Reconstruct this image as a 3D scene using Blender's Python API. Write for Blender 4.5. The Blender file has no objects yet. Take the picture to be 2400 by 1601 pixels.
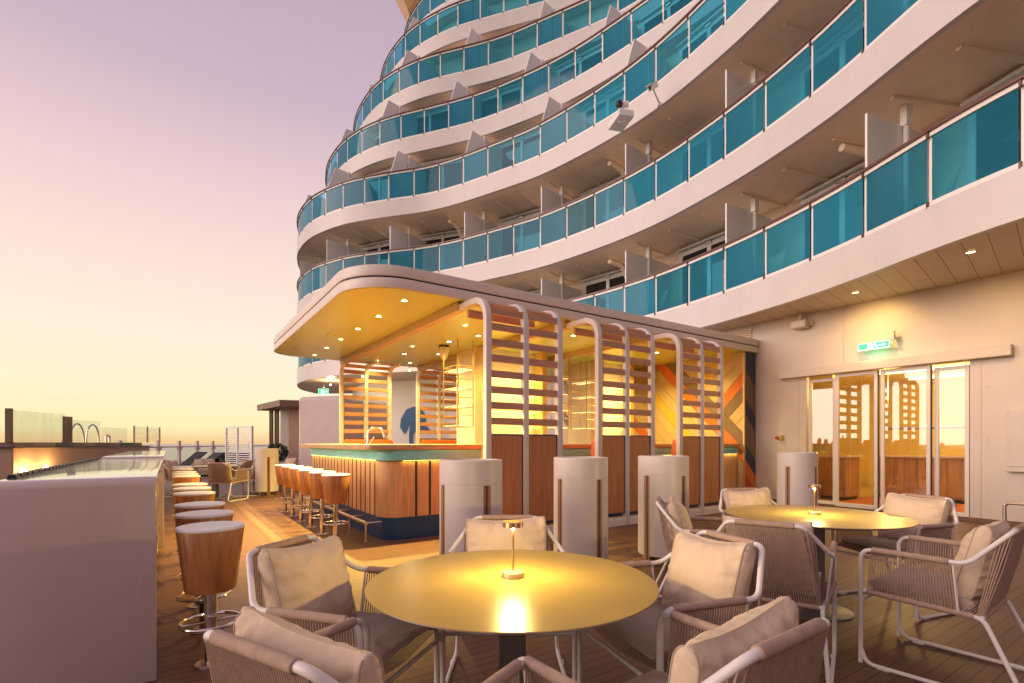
import bpy, bmesh, math, random
from mathutils import Vector, Matrix, noise
R = math.radians
PI = math.pi
scene = bpy.context.scene
COL = scene.collection

# ---------------------------------------------------------------- camera
EYE = 1.3
cam = bpy.data.cameras.new("Camera")
cam.sensor_width = 36.0
cam.lens = 1180 / 2400 * 36
cam.shift_y = 237.5 / 2400
cam.clip_start = 0.05
cam.clip_end = 20000
camo = bpy.data.objects.new("Camera", cam)
camo.location = (0, 0, EYE)
camo.rotation_euler = (R(90), 0, 0)
COL.objects.link(camo)
scene.camera = camo

# ---------------------------------------------------------------- exposure
vs = scene.view_settings
vs.view_transform = 'Standard'
vs.look = 'None'
vs.exposure = 0.0
vs.gamma = 1.0
vs.use_curve_mapping = False
scene.cycles.use_denoising = True
scene.cycles.max_bounces = 8
scene.cycles.diffuse_bounces = 6
scene.cycles.glossy_bounces = 4
scene.cycles.transparent_max_bounces = 16
scene.cycles.caustics_reflective = False
scene.cycles.caustics_refractive = False
scene.cycles.sample_clamp_indirect = 4.0

# ---------------------------------------------------------------- dusk sky
ANG = R(34.2)
UX, UY = math.cos(ANG), math.sin(ANG)
SUN_DIR = Vector((-0.926, -0.291, 0.21)).normalized()      # towards the set sun
w = bpy.data.worlds.new("World")
scene.world = w
w.use_nodes = True
nt = w.node_tree
for n in list(nt.nodes):
    nt.nodes.remove(n)
out = nt.nodes.new("ShaderNodeOutputWorld")
bg = nt.nodes.new("ShaderNodeBackground")
bg2 = nt.nodes.new("ShaderNodeBackground")
add = nt.nodes.new("ShaderNodeAddShader")
tc = nt.nodes.new("ShaderNodeTexCoord")
sep = nt.nodes.new("ShaderNodeSeparateXYZ")
nt.links.new(tc.outputs["Generated"], sep.inputs[0])


def ramp(tree, stops):
    n = tree.nodes.new("ShaderNodeValToRGB")
    cr = n.color_ramp
    while len(cr.elements) > 1:
        cr.elements.remove(cr.elements[-1])
    for k, (p, c) in enumerate(stops):
        e = cr.elements[0] if k == 0 else cr.elements.new(p)
        e.position = p
        e.color = (c[0], c[1], c[2], 1)
    return n


# position = sin(elevation)
west = ramp(nt, [(0.0, (0.90, 0.58, 0.26)), (0.025, (0.97, 0.84, 0.46)), (0.09, (0.98, 0.87, 0.60)),
                 (0.18, (0.97, 0.83, 0.68)), (0.29, (0.94, 0.73, 0.645)), (0.41, (0.82, 0.60, 0.605)),
                 (0.53, (0.60, 0.45, 0.54)), (0.72, (0.48, 0.36, 0.46)), (1.0, (0.36, 0.28, 0.40))])
east = ramp(nt, [(0.0, (0.17, 0.105, 0.105)), (0.12, (0.30, 0.19, 0.19)), (0.3, (0.58, 0.395, 0.415)),
                 (0.55, (0.58, 0.42, 0.46)), (1.0, (0.40, 0.31, 0.41))])
nt.links.new(sep.outputs["Z"], west.inputs[0])
nt.links.new(sep.outputs["Z"], east.inputs[0])
dotn = nt.nodes.new("ShaderNodeVectorMath")
dotn.operation = 'DOT_PRODUCT'
nt.links.new(tc.outputs["Generated"], dotn.inputs[0])
dotn.inputs[1].default_value = Vector((-0.93, 0.36, 0.0)).normalized()
mr = nt.nodes.new("ShaderNodeMapRange")
mr.interpolation_type = 'SMOOTHSTEP'
mr.inputs["From Min"].default_value = -0.45
mr.inputs["From Max"].default_value = 0.5
nt.links.new(dotn.outputs["Value"], mr.inputs["Value"])
mixw = nt.nodes.new("ShaderNodeMixRGB")
nt.links.new(mr.outputs[0], mixw.inputs[0])
nt.links.new(east.outputs[0], mixw.inputs[1])
nt.links.new(west.outputs[0], mixw.inputs[2])
nt.links.new(mixw.outputs[0], bg.inputs["Color"])
bg.inputs["Strength"].default_value = 1.04
sky = nt.nodes.new("ShaderNodeTexSky")
sky.sky_type = 'NISHITA'
sky.sun_disc = False
sky.sun_elevation = R(2)
sky.sun_rotation = math.atan2(SUN_DIR.x, SUN_DIR.y)
nt.links.new(sky.outputs[0], bg2.inputs["Color"])
bg2.inputs["Strength"].default_value = 0.012
nt.links.new(bg.outputs[0], add.inputs[0])
nt.links.new(bg2.outputs[0], add.inputs[1])
nt.links.new(add.outputs[0], out.inputs["Surface"])

sl = bpy.data.lights.new("sun_glow", 'SUN')
sl.energy = 2.8
sl.angle = R(48)
sl.color = (1.0, 0.75, 0.645)
so = bpy.data.objects.new("sun_glow", sl)
so.rotation_euler = (-SUN_DIR).to_track_quat('-Z', 'Y').to_euler()
COL.objects.link(so)


# ================================================================ helpers
def S(u, v, z=0.0):
    return Vector((u * UX - v * UY, u * UY + v * UX, z))


def px(x, y, z):
    """photo pixel (2400 wide) on the horizontal plane z -> world point"""
    Y = (z - EYE) * 1180 / (1038 - y)
    return Vector(((x - 1200) / 1180 * Y, Y, z))


def touv(p):
    return (p[0] * UX + p[1] * UY, -p[0] * UY + p[1] * UX)


def lin(h):
    r = [int(h[i:i + 2], 16) / 255 for i in (0, 2, 4)]
    return tuple(c / 12.92 if c <= 0.04045 else ((c + 0.055) / 1.055) ** 2.4 for c in r)


class MB:
    def __init__(self):
        self.v = []
        self.f = []
        self.m = []
        self.cur = 0

    def add(self, vs_, fs):
        o = len(self.v)
        self.v += [tuple(p) for p in vs_]
        for f in fs:
            self.f.append(tuple(i + o for i in f))
            self.m.append(self.cur)
        return self

    def box(self, x0, x1, y0, y1, z0, z1):
        vs_ = [(x, y, z) for z in (z0, z1) for y in (y0, y1) for x in (x0, x1)]
        return self.add(vs_, [(0, 2, 3, 1), (4, 5, 7, 6), (0, 1, 5, 4), (2, 6, 7, 3), (0, 4, 6, 2), (1, 3, 7, 5)])

    def obox(self, c, ax, ay, az):
        c, ax, ay, az = Vector(c), Vector(ax), Vector(ay), Vector(az)
        vs_ = [c + ax * sx + ay * sy + az * sz for sz in (-1, 1) for sy in (-1, 1) for sx in (-1, 1)]
        return self.add(vs_, [(0, 2, 3, 1), (4, 5, 7, 6), (0, 1, 5, 4), (2, 6, 7, 3), (0, 4, 6, 2), (1, 3, 7, 5)])

    def prism(self, poly, z0, z1):
        n = len(poly)
        vs_ = [(p[0], p[1], z0) for p in poly] + [(p[0], p[1], z1) for p in poly]
        fs = [tuple(range(n))[::-1], tuple(range(n, 2 * n))]
        fs += [(i, (i + 1) % n, (i + 1) % n + n, i + n) for i in range(n)]
        return self.add(vs_, fs)

    def tube(self, pts, r, n=8, closed=False, caps=True):
        pts = [Vector(p) for p in pts]
        N = len(pts)
        rs = r if isinstance(r, (list, tuple)) else [r] * N
        tang = []
        for i in range(N):
            if closed:
                t = pts[(i + 1) % N] - pts[i - 1]
            else:
                t = pts[min(i + 1, N - 1)] - pts[max(i - 1, 0)]
            tang.append(t.normalized() if t.length > 1e-9 else Vector((0, 0, 1)))
        t0 = tang[0]
        a = Vector((0, 0, 1)) if abs(t0.z) < 0.9 else Vector((1, 0, 0))
        nrm = t0.cross(a).normalized()
        vs_ = []
        for i in range(N):
            t = tang[i]
            nrm = (nrm - t * nrm.dot(t))
            nrm = nrm.normalized() if nrm.length > 1e-6 else t.orthogonal().normalized()
            b = t.cross(nrm)
            for k in range(n):
                q = 2 * PI * k / n
                vs_.append(pts[i] + (nrm * math.cos(q) + b * math.sin(q)) * rs[i])
        fs = []
        for i in range(N if closed else N - 1):
            j = (i + 1) % N
            for k in range(n):
                k2 = (k + 1) % n
                fs.append((i * n + k, i * n + k2, j * n + k2, j * n + k))
        if not closed and caps:
            fs.append(tuple(range(n))[::-1])
            fs.append(tuple(range((N - 1) * n, N * n)))
        return self.add(vs_, fs)

    def lathe(self, prof, n=32, c=(0, 0, 0), capb=True, capt=True):
        vs_ = []
        for (r, z) in prof:
            for k in range(n):
                q = 2 * PI * k / n
                vs_.append((c[0] + r * math.cos(q), c[1] + r * math.sin(q), c[2] + z))
        fs = []
        for i in range(len(prof) - 1):
            for k in range(n):
                k2 = (k + 1) % n
                fs.append((i * n + k, i * n + k2, (i + 1) * n + k2, (i + 1) * n + k))
        if capb:
            fs.append(tuple(range(n))[::-1])
        if capt:
            fs.append(tuple(range((len(prof) - 1) * n, len(prof) * n)))
        return self.add(vs_, fs)

    def strip(self, a, b):
        """ribbon between two equal-length point rows"""
        n = len(a)
        return self.add(list(a) + list(b), [(i, i + 1, n + i + 1, n + i) for i in range(n - 1)])

    def build(self, name, mats, parent=None, loc=None, rz=0.0, smooth=35, bevel=0, org=(0, 0, 0), seg=2):
        me = bpy.data.meshes.new(name)
        ox, oy, oz = org
        me.from_pydata([(p[0] - ox, p[1] - oy, p[2] - oz) for p in self.v], [], self.f)
        mats = mats if isinstance(mats, (list, tuple)) else [mats]
        for m in mats:
            me.materials.append(m)
        if len(mats) > 1:
            me.polygons.foreach_set("material_index", self.m)
        bm = bmesh.new()
        bm.from_mesh(me)
        bmesh.ops.recalc_face_normals(bm, faces=bm.faces)
        if bevel:
            es = [e for e in bm.edges if len(e.link_faces) == 2 and e.calc_face_angle(0) > R(40)]
            bmesh.ops.bevel(bm, geom=es, offset=bevel, segments=seg, profile=0.5, affect='EDGES', clamp_overlap=True)
        bm.to_mesh(me)
        bm.free()
        if smooth:
            me.polygons.foreach_set("use_smooth", [True] * len(me.polygons))
            me.set_sharp_from_angle(angle=R(smooth))
        me.update()
        o = bpy.data.objects.new(name, me)
        COL.objects.link(o)
        if parent is not None:
            o.parent = parent
        if loc is not None:
            o.location = loc
        o.rotation_euler = (0, 0, rz)
        return o


def tag(o, label=None, cat=None, group=None, kind=None):
    if label:
        o["label"] = label
    if cat:
        o["category"] = cat
    if group:
        o["group"] = group
    if kind:
        o["kind"] = kind
    return o


def thing(name, label, cat, loc=(0, 0, 0), rz=0.0, group=None):
    o = bpy.data.objects.new(name, None)
    o.empty_display_size = 0.1
    COL.objects.link(o)
    o.location = loc
    o.rotation_euler = (0, 0, rz)
    return tag(o, label, cat, group)


def dup(root, loc, rz, label=None):
    def cp(o, par):
        c = o.copy()
        COL.objects.link(c)
        if par is not None:
            c.parent = par
        for ch in list(o.children):
            cp(ch, c)
        return c
    r = cp(root, None)
    r.location = loc
    r.rotation_euler = (0, 0, rz)
    if label:
        r["label"] = label
    return r


def lamp(name, kind, loc, energy, color, parent=None, radius=0.03, spot=None, blend=0.6, size=None, rot=None):
    l = bpy.data.lights.new(name, kind)
    l.energy = energy
    l.color = color
    if kind in ('POINT', 'SPOT'):
        l.shadow_soft_size = radius
    if kind == 'SPOT':
        l.spot_size = spot
        l.spot_blend = blend
    if kind == 'AREA':
        l.shape = 'RECTANGLE'
        l.size, l.size_y = size
    o = bpy.data.objects.new(name, l)
    COL.objects.link(o)
    if parent is not None:
        o.parent = parent
    o.location = loc
    if rot:
        o.rotation_euler = rot
    return o


def fillet(pts, rad, n=6, closed=False):
    pts = [Vector(p) for p in pts]
    N = len(pts)
    res = []
    for i in range(N):
        if not closed and i in (0, N - 1):
            res.append(pts[i])
            continue
        p, a, b = pts[i], pts[i - 1], pts[(i + 1) % N]
        r = rad[i] if isinstance(rad, (list, tuple)) else rad
        d1, d2 = (a - p), (b - p)
        l1, l2 = d1.length, d2.length
        d1, d2 = d1 / l1, d2 / l2
        cosq = max(-1, min(1, d1.dot(d2)))
        half = math.acos(cosq) / 2
        if half > R(88) or r <= 0:
            res.append(p)
            continue
        t = min(r / math.tan(half), l1 * 0.48, l2 * 0.48)
        s, e = p + d1 * t, p + d2 * t
        for k in range(n + 1):
            q = k / n
            res.append(s * (1 - q) ** 2 + p * 2 * q * (1 - q) + e * q * q)
    return res


def rrect(x0, x1, y0, y1, r, n=8):
    rs = r if isinstance(r, (list, tuple)) else [r] * 4          # order: x0y0 x1y0 x1y1 x0y1
    pts = []
    for (cx, cy, sx, sy, a0, rr) in ((x0, y0, 1, 1, 180, rs[0]), (x1, y0, -1, 1, 270, rs[1]),
                                     (x1, y1, -1, -1, 0, rs[2]), (x0, y1, 1, -1, 90, rs[3])):
        if rr <= 0:
            pts.append((cx, cy))
            continue
        for k in range(n + 1):
            q = R(a0 + 90 * k / n)
            pts.append((cx + sx * rr + rr * math.cos(q), cy + sy * rr + rr * math.sin(q)))
    return pts


# ================================================================ materials
def mat(name, col, rough=0.5, metal=0.0, var=0.06, vscale=3.0, bump=0.0, bscale=60.0, spec=0.5,
        stretch=None, coat=0.0, bdist=0.004):
    m = bpy.data.materials.new(name)
    m.use_nodes = True
    t = m.node_tree
    b = t.nodes["Principled BSDF"]
    b.inputs["Roughness"].default_value = rough
    b.inputs["Metallic"].default_value = metal
    b.inputs["Specular IOR Level"].default_value = spec
    if coat:
        b.inputs["Coat Weight"].default_value = coat
        b.inputs["Coat Roughness"].default_value = 0.07
    tcn = t.nodes.new("ShaderNodeTexCoord")
    mp = t.nodes.new("ShaderNodeMapping")
    t.links.new(tcn.outputs["Object"], mp.inputs[0])
    if stretch:
        mp.inputs["Scale"].default_value = stretch
    nz = t.nodes.new("ShaderNodeTexNoise")
    nz.inputs["Scale"].default_value = vscale
    nz.inputs["Detail"].default_value = 5
    t.links.new(mp.outputs[0], nz.inputs["Vector"])
    c0 = tuple(max(0, c * (1 - var)) for c in col)
    c1 = tuple(min(1, c * (1 + var)) for c in col)
    rp = ramp(t, [(0.3, c0), (0.7, c1)])
    t.links.new(nz.outputs["Fac"], rp.inputs[0])
    t.links.new(rp.outputs[0], b.inputs["Base Color"])
    if bump:
        n2 = t.nodes.new("ShaderNodeTexNoise")
        n2.inputs["Scale"].default_value = bscale
        n2.inputs["Detail"].default_value = 4
        t.links.new(mp.outputs[0], n2.inputs["Vector"])
        bp = t.nodes.new("ShaderNodeBump")
        bp.inputs["Strength"].default_value = bump
        bp.inputs["Distance"].default_value = bdist
        t.links.new(n2.outputs["Fac"], bp.inputs["Height"])
        t.links.new(bp.outputs[0], b.inputs["Normal"])
    return m


def emis(name, col, s):
    m = bpy.data.materials.new(name)
    m.use_nodes = True
    t = m.node_tree
    b = t.nodes["Principled BSDF"]
    b.inputs["Base Color"].default_value = (*col, 1)
    b.inputs["Emission Color"].default_value = (*col, 1)
    b.inputs["Emission Strength"].default_value = s
    return m


def wood(name, col, dark, axis=2, rough=0.45, scale=1.0, coat=0.0):
    m = bpy.data.materials.new(name)
    m.use_nodes = True
    t = m.node_tree
    b = t.nodes["Principled BSDF"]
    b.inputs["Roughness"].default_value = rough
    if coat:
        b.inputs["Coat Weight"].default_value = coat
        b.inputs["Coat Roughness"].default_value = 0.15
    tcn = t.nodes.new("ShaderNodeTexCoord")
    mp = t.nodes.new("ShaderNodeMapping")
    s = [9 * scale, 9 * scale, 9 * scale]
    s[axis] = 0.9 * scale
    mp.inputs["Scale"].default_value = s
    t.links.new(tcn.outputs["Object"], mp.inputs[0])
    nz = t.nodes.new("ShaderNodeTexNoise")
    nz.inputs["Scale"].default_value = 2.2
    nz.inputs["Detail"].default_value = 7
    nz.inputs["Distortion"].default_value = 0.7
    t.links.new(mp.outputs[0], nz.inputs["Vector"])
    rp = ramp(t, [(0.3, dark), (0.52, col), (0.75, tuple(min(1, c * 1.15) for c in col))])
    t.links.new(nz.outputs["Fac"], rp.inputs[0])
    t.links.new(rp.outputs[0], b.inputs["Base Color"])
    bp = t.nodes.new("ShaderNodeBump")
    bp.inputs["Strength"].default_value = 0.08
    bp.inputs["Distance"].default_value = 0.003
    t.links.new(nz.outputs["Fac"], bp.inputs["Height"])
    t.links.new(bp.outputs[0], b.inputs["Normal"])
    return m


def glass(name, tint, gloss_rough=0.03, body=None, body_w=0.0, refl=1.0, r0=0.04):
    """flat pane: tinted see-through + fresnel reflection (+ a little body colour)"""
    m = bpy.data.materials.new(name)
    m.use_nodes = True
    t = m.node_tree
    for n in list(t.nodes):
        t.nodes.remove(n)
    o = t.nodes.new("ShaderNodeOutputMaterial")
    tr = t.nodes.new("ShaderNodeBsdfTransparent")
    tr.inputs[0].default_value = (*tint, 1)
    cur = tr.outputs[0]
    if body:
        df = t.nodes.new("ShaderNodeBsdfDiffuse")
        df.inputs[0].default_value = (*body, 1)
        mx = t.nodes.new("ShaderNodeMixShader")
        mx.inputs[0].default_value = body_w
        t.links.new(cur, mx.inputs[1])
        t.links.new(df.outputs[0], mx.inputs[2])
        cur = mx.outputs[0]
    if body:
        oi = t.nodes.new("ShaderNodeObjectInfo")
        mrr = t.nodes.new("ShaderNodeMapRange")
        mrr.inputs["To Min"].default_value = body_w - 0.14
        mrr.inputs["To Max"].default_value = body_w + 0.16
        t.links.new(oi.outputs["Random"], mrr.inputs["Value"])
        t.links.new(mrr.outputs[0], mx.inputs[0])
    gl = t.nodes.new("ShaderNodeBsdfGlossy")
    gl.inputs["Roughness"].default_value = gloss_rough
    lw = t.nodes.new("ShaderNodeLayerWeight")
    lw.inputs["Blend"].default_value = 0.5
    pw = t.nodes.new("ShaderNodeMath")
    pw.operation = 'POWER'
    pw.inputs[1].default_value = 4.0
    t.links.new(lw.outputs["Facing"], pw.inputs[0])
    ma = t.nodes.new("ShaderNodeMath")
    ma.operation = 'MULTIPLY_ADD'
    ma.inputs[1].default_value = (1 - r0) * refl
    ma.inputs[2].default_value = r0 * refl
    t.links.new(pw.outputs[0], ma.inputs[0])
    mx2 = t.nodes.new("ShaderNodeMixShader")
    t.links.new(ma.outputs[0], mx2.inputs[0])
    t.links.new(cur, mx2.inputs[1])
    t.links.new(gl.outputs[0], mx2.inputs[2])
    t.links.new(mx2.outputs[0], o.inputs[0])
    return m


def planks(name, col, dark, pitch, axis, gap=0.05, rough=0.5, grain_axis=0, vary=0.18, rot=0.0, bumps=0.5):
    """boards laid side by side along one object axis, dark caulked seams, each board its own tone"""
    m = bpy.data.materials.new(name)
    m.use_nodes = True
    t = m.node_tree
    L = t.links
    b = t.nodes["Principled BSDF"]
    tcn = t.nodes.new("ShaderNodeTexCoord")
    mp = t.nodes.new("ShaderNodeMapping")
    mp.inputs["Rotation"].default_value = (0, 0, rot)
    L.new(tcn.outputs["Object"], mp.inputs[0])
    sp = t.nodes.new("ShaderNodeSeparateXYZ")
    L.new(mp.outputs[0], sp.inputs[0])

    def math_(op, a, bb=None):
        n = t.nodes.new("ShaderNodeMath")
        n.operation = op
        for i, x in enumerate((a, bb)):
            if x is None:
                continue
            if isinstance(x, (int, float)):
                n.inputs[i].default_value = x
            else:
                L.new(x, n.inputs[i])
        return n.outputs[0]
    c = math_('DIVIDE', sp.outputs[axis], pitch)
    idx = math_('FLOOR', c)
    fr = math_('FRACT', c)
    edge = math_('LESS_THAN', fr, gap)
    # butt joints along the board, shifted from board to board
    wn = t.nodes.new("ShaderNodeTexWhiteNoise")
    wn.noise_dimensions = '1D'
    L.new(idx, wn.inputs["W"])
    other = 1 - axis if axis < 2 else 0
    j = math_('ADD', math_('DIVIDE', sp.outputs[other], 2.4), wn.outputs["Value"])
    jf = math_('LESS_THAN', math_('FRACT', j), 0.0025)
    seam = math_('MAXIMUM', edge, jf)
    wn2 = t.nodes.new("ShaderNodeTexWhiteNoise")
    wn2.noise_dimensions = '2D'
    cmb = t.nodes.new("ShaderNodeCombineXYZ")
    L.new(idx, cmb.inputs[0])
    L.new(math_('FLOOR', j), cmb.inputs[1])
    L.new(cmb.outputs[0], wn2.inputs["Vector"])
    mp2 = t.nodes.new("ShaderNodeMapping")
    sc = [14, 14, 14]
    sc[grain_axis] = 1.2
    mp2.inputs["Scale"].default_value = sc
    L.new(mp.outputs[0], mp2.inputs[0])
    nz = t.nodes.new("ShaderNodeTexNoise")
    nz.inputs["Scale"].default_value = 3
    nz.inputs["Detail"].default_value = 6
    L.new(mp2.outputs[0], nz.inputs["Vector"])
    big = t.nodes.new("ShaderNodeTexNoise")
    big.inputs["Scale"].default_value = 0.9
    big.inputs["Detail"].default_value = 4
    L.new(mp.outputs[0], big.inputs["Vector"])
    f1 = math_('MULTIPLY', wn2.outputs["Value"], 0.4)
    f2 = math_('ADD', f1, math_('MULTIPLY', nz.outputs["Fac"], 0.4))
    f3 = math_('ADD', f2, math_('MULTIPLY', big.outputs["Fac"], 0.3))
    rp = ramp(t, [(0.25, tuple(x * (1 - vary) for x in col)), (0.8, tuple(min(1, x * (1 + vary)) for x in col))])
    L.new(f3, rp.inputs[0])
    mx = t.nodes.new("ShaderNodeMixRGB")
    L.new(seam, mx.inputs[0])
    L.new(rp.outputs[0], mx.inputs[1])
    mx.inputs[2].default_value = (*dark, 1)
    L.new(mx.outputs[0], b.inputs["Base Color"])
    rr = t.nodes.new("ShaderNodeMapRange")
    rr.inputs["To Min"].default_value = rough - 0.1
    rr.inputs["To Max"].default_value = rough + 0.12
    L.new(big.outputs["Fac"], rr.inputs["Value"])
    L.new(rr.outputs[0], b.inputs["Roughness"])
    h = math_('SUBTRACT', math_('MULTIPLY', nz.outputs["Fac"], 0.15), seam)
    bp = t.nodes.new("ShaderNodeBump")
    bp.inputs["Strength"].default_value = bumps
    bp.inputs["Distance"].default_value = 0.004
    L.new(h, bp.inputs["Height"])
    L.new(bp.outputs[0], b.inputs["Normal"])
    return m


M = {}
M['ship'] = mat('ship_white_paint', (0.65, 0.62, 0.61), 0.38, var=0.035, vscale=2.0, bump=0.12, bscale=2.2, stretch=(1, 1, 0.45))
M['shipin'] = mat('balcony_paint', (0.92, 0.75, 0.58), 0.55, var=0.05)
M['wallp'] = mat('wall_cream_paint', (0.62, 0.55, 0.48), 0.45, var=0.03, bump=0.06, bscale=40)
M['soffit'] = planks('soffit_boards', (0.62, 0.50, 0.38), (0.10, 0.06, 0.03), 0.27, 1, gap=0.035, rough=0.4, rot=R(-8), vary=0.05)
M['slabfloor'] = mat('balcony_floor', (0.60, 0.48, 0.38), 0.7)
M['bglass'] = glass('balcony_tinted_glass', (0.11, 0.51, 0.70), 0.04, body=(0.025, 0.34, 0.53), body_w=0.38, refl=0.6, r0=0.02)
M['dglass'] = mat('cabin_dark_glass', (0.015, 0.022, 0.026), 0.06, var=0.02, spec=0.7)
M['rail'] = mat('handrail_wood', (0.13, 0.05, 0.035), 0.35)
M['trim'] = mat('white_trim', (0.82, 0.80, 0.78), 0.35, var=0.02)
M['pillar'] = mat('pillar_enamel', (0.70, 0.64, 0.58), 0.35, var=0.03, vscale=4)
M['dark'] = mat('dark_gap', (0.02, 0.018, 0.018), 0.6)
M['deck'] = planks('deck_boards', (0.145, 0.063, 0.033), (0.014, 0.008, 0.006), 0.079, 1, gap=0.085, rough=0.46, grain_axis=0)
M['margin'] = planks('deck_margin_boards', (0.175, 0.088, 0.048), (0.035, 0.02, 0.015), 0.14, 0, gap=0.05, rough=0.46, grain_axis=1)
M['powder'] = mat('white_powder_coat', (0.74, 0.70, 0.66), 0.42, var=0.02, bump=0.03, bscale=300)
M['rope'] = mat('taupe_rope', (0.42, 0.295, 0.22), 0.85, var=0.12, vscale=40, bump=0.5, bscale=500)
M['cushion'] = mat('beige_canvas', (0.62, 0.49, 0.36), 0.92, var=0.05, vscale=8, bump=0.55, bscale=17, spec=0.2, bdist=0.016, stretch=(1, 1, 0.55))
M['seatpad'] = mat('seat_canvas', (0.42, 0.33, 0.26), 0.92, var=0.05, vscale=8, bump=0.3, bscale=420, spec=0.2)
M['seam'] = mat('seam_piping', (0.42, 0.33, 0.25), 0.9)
M['tabletop'] = mat('table_satin_laminate', (0.43, 0.30, 0.075), 0.30, var=0.05, vscale=9, bump=0.02, bscale=90)
M['tedge'] = mat('table_edge', (0.22, 0.15, 0.11), 0.4)
M['pedestal'] = mat('grey_pedestal', (0.16, 0.14, 0.14), 0.42, metal=0.3)
M['brass'] = mat('brushed_brass', (0.86, 0.70, 0.42), 0.33, metal=0.7, var=0.05)
M['brassm'] = mat('polished_brass', (0.83, 0.60, 0.30), 0.2, metal=1.0, var=0.05)
M['chrome'] = mat('polished_steel', (0.74, 0.70, 0.67), 0.12, metal=1.0, var=0.03)
M['steel'] = mat('satin_steel', (0.62, 0.56, 0.52), 0.28, metal=1.0, var=0.05)
M['lampglow'] = emis('lamp_diffuser', (1.0, 0.72, 0.30), 28)
M['drum'] = wood('stool_walnut', (0.46, 0.195, 0.065), (0.31, 0.115, 0.038), 2, 0.38, coat=0.25)
M['seatwhite'] = mat('white_vinyl', (0.86, 0.83, 0.80), 0.4, var=0.02)
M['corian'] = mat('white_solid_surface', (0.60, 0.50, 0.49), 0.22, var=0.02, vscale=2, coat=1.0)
M['corpanel'] = mat('counter_side_panel', (0.60, 0.47, 0.36), 0.45)
M['barwood'] = wood('bar_oak_panels', (0.62, 0.355, 0.15), (0.51, 0.27, 0.105), 2, 0.42)
M['scrwood'] = wood('screen_oak_panels', (0.50, 0.215, 0.085), (0.42, 0.17, 0.062), 2, 0.5)
M['slat'] = wood('slat_oak', (0.54, 0.295, 0.185), (0.46, 0.24, 0.15), 0, 0.55)
M['topwood'] = wood('counter_top_oak', (0.52, 0.32, 0.17), (0.40, 0.23, 0.11), 0, 0.35)
M['navy'] = mat('navy_lacquer', (0.004, 0.050, 0.150), 0.35, var=0.08)
M['teal'] = mat('teal_glaze', (0.21, 0.64, 0.68), 0.3, var=0.1, vscale=4)
M['blue'] = mat('blue_edge_trim', (0.010, 0.065, 0.17), 0.4)
M['groove'] = mat('teal_black_groove', (0.004, 0.030, 0.055), 0.5)
M['orange'] = mat('orange_leather', (0.62, 0.105, 0.018), 0.45, var=0.06, bump=0.1, bscale=150)
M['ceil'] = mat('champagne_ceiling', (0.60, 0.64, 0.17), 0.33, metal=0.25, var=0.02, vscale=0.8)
M['beam'] = mat('bronze_beam', (0.50, 0.34, 0.19), 0.45, metal=0.2)
M['fascia'] = mat('canopy_fascia', (0.74, 0.66, 0.60), 0.4, var=0.03)
M['dl'] = emis('downlight_lens', (1.0, 0.80, 0.45), 22)
M['dlring'] = mat('downlight_ring', (0.16, 0.12, 0.09), 0.4, metal=0.5)
M['core'] = mat('back_bar_cream', (0.78, 0.68, 0.48), 0.45, var=0.02)
M['gold'] = mat('gold_pillar', (0.72, 0.49, 0.19), 0.42, metal=0.35)
M['led'] = emis('led_strip', (1.0, 0.66, 0.18), 16)
M['shelfled'] = emis('lit_shelf', (1.0, 0.80, 0.36), 1.5)
M['goldframe'] = mat('brass_frame', (0.66, 0.45, 0.20), 0.35, metal=0.8)
M['cleargl'] = glass('clear_glass', (0.93, 0.95, 0.92), 0.02, refl=0.9)
M['doorgl'] = glass('door_glass', (0.93, 0.90, 0.78), 0.01, refl=1.0, r0=0.17)
M['finwood'] = wood('fin_wood', (0.40, 0.225, 0.12), (0.28, 0.145, 0.078), 2, 0.45)
M['black'] = mat('black_plastic', (0.02, 0.02, 0.022), 0.45)
M['louvre'] = mat('louvre_cream', (0.74, 0.66, 0.58), 0.5)
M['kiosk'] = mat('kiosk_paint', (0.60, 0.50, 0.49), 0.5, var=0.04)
M['kroof'] = mat('kiosk_roof_bronze', (0.20, 0.13, 0.085), 0.5)
M['leaf'] = mat('shrub_leaf', (0.030, 0.062, 0.028), 0.6, var=0.4, vscale=12)
M['tiletub'] = mat('tub_panel', (0.46, 0.31, 0.24), 0.5, var=0.05)
M['coping'] = mat('tub_coping', (0.06, 0.05, 0.05), 0.4)
M['lounger'] = mat('lounger_mesh', (0.025, 0.022, 0.024), 0.7)
M['redbtn'] = mat('red_button', (0.45, 0.03, 0.02), 0.35)
M['yellow'] = mat('yellow_box', (0.62, 0.45, 0.08), 0.45)
M['exitg'] = emis('exit_green_panel', (0.02, 0.62, 0.26), 1.1)
M['exitw'] = emis('exit_white_pictogram', (0.80, 1.0, 0.85), 1.7)
for nm, c in (('p_beige', (0.60, 0.44, 0.22)), ('p_yellow', (0.72, 0.46, 0.06)), ('p_brown', (0.20, 0.135, 0.085)),
              ('p_orange', (0.66, 0.17, 0.03)), ('p_navy', (0.035, 0.05, 0.10)), ('p_red', (0.50, 0.07, 0.025))):
    M[nm] = mat('chevron_' + nm[2:], c, 0.45, var=0.06, vscale=5)

# ================================================================ setting
b = MB()
b.add([(-3.1, -8, 0), (34, -8, 0), (34, 42, 0), (-3.1, 42, 0)], [(0, 1, 2, 3)])
tag(b.build('deck_floor', M['deck'], rz=ANG, smooth=0), kind='structure')
b = MB()
b.add([(1.10, 5.2, 0.004), (1.38, 5.2, 0.004), (1.38, 15.0, 0.004), (1.10, 15.0, 0.004)], [(0, 1, 2, 3)])
tag(b.build('deck_border_path', M['margin'], rz=ANG, smooth=0), kind='structure')


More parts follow.
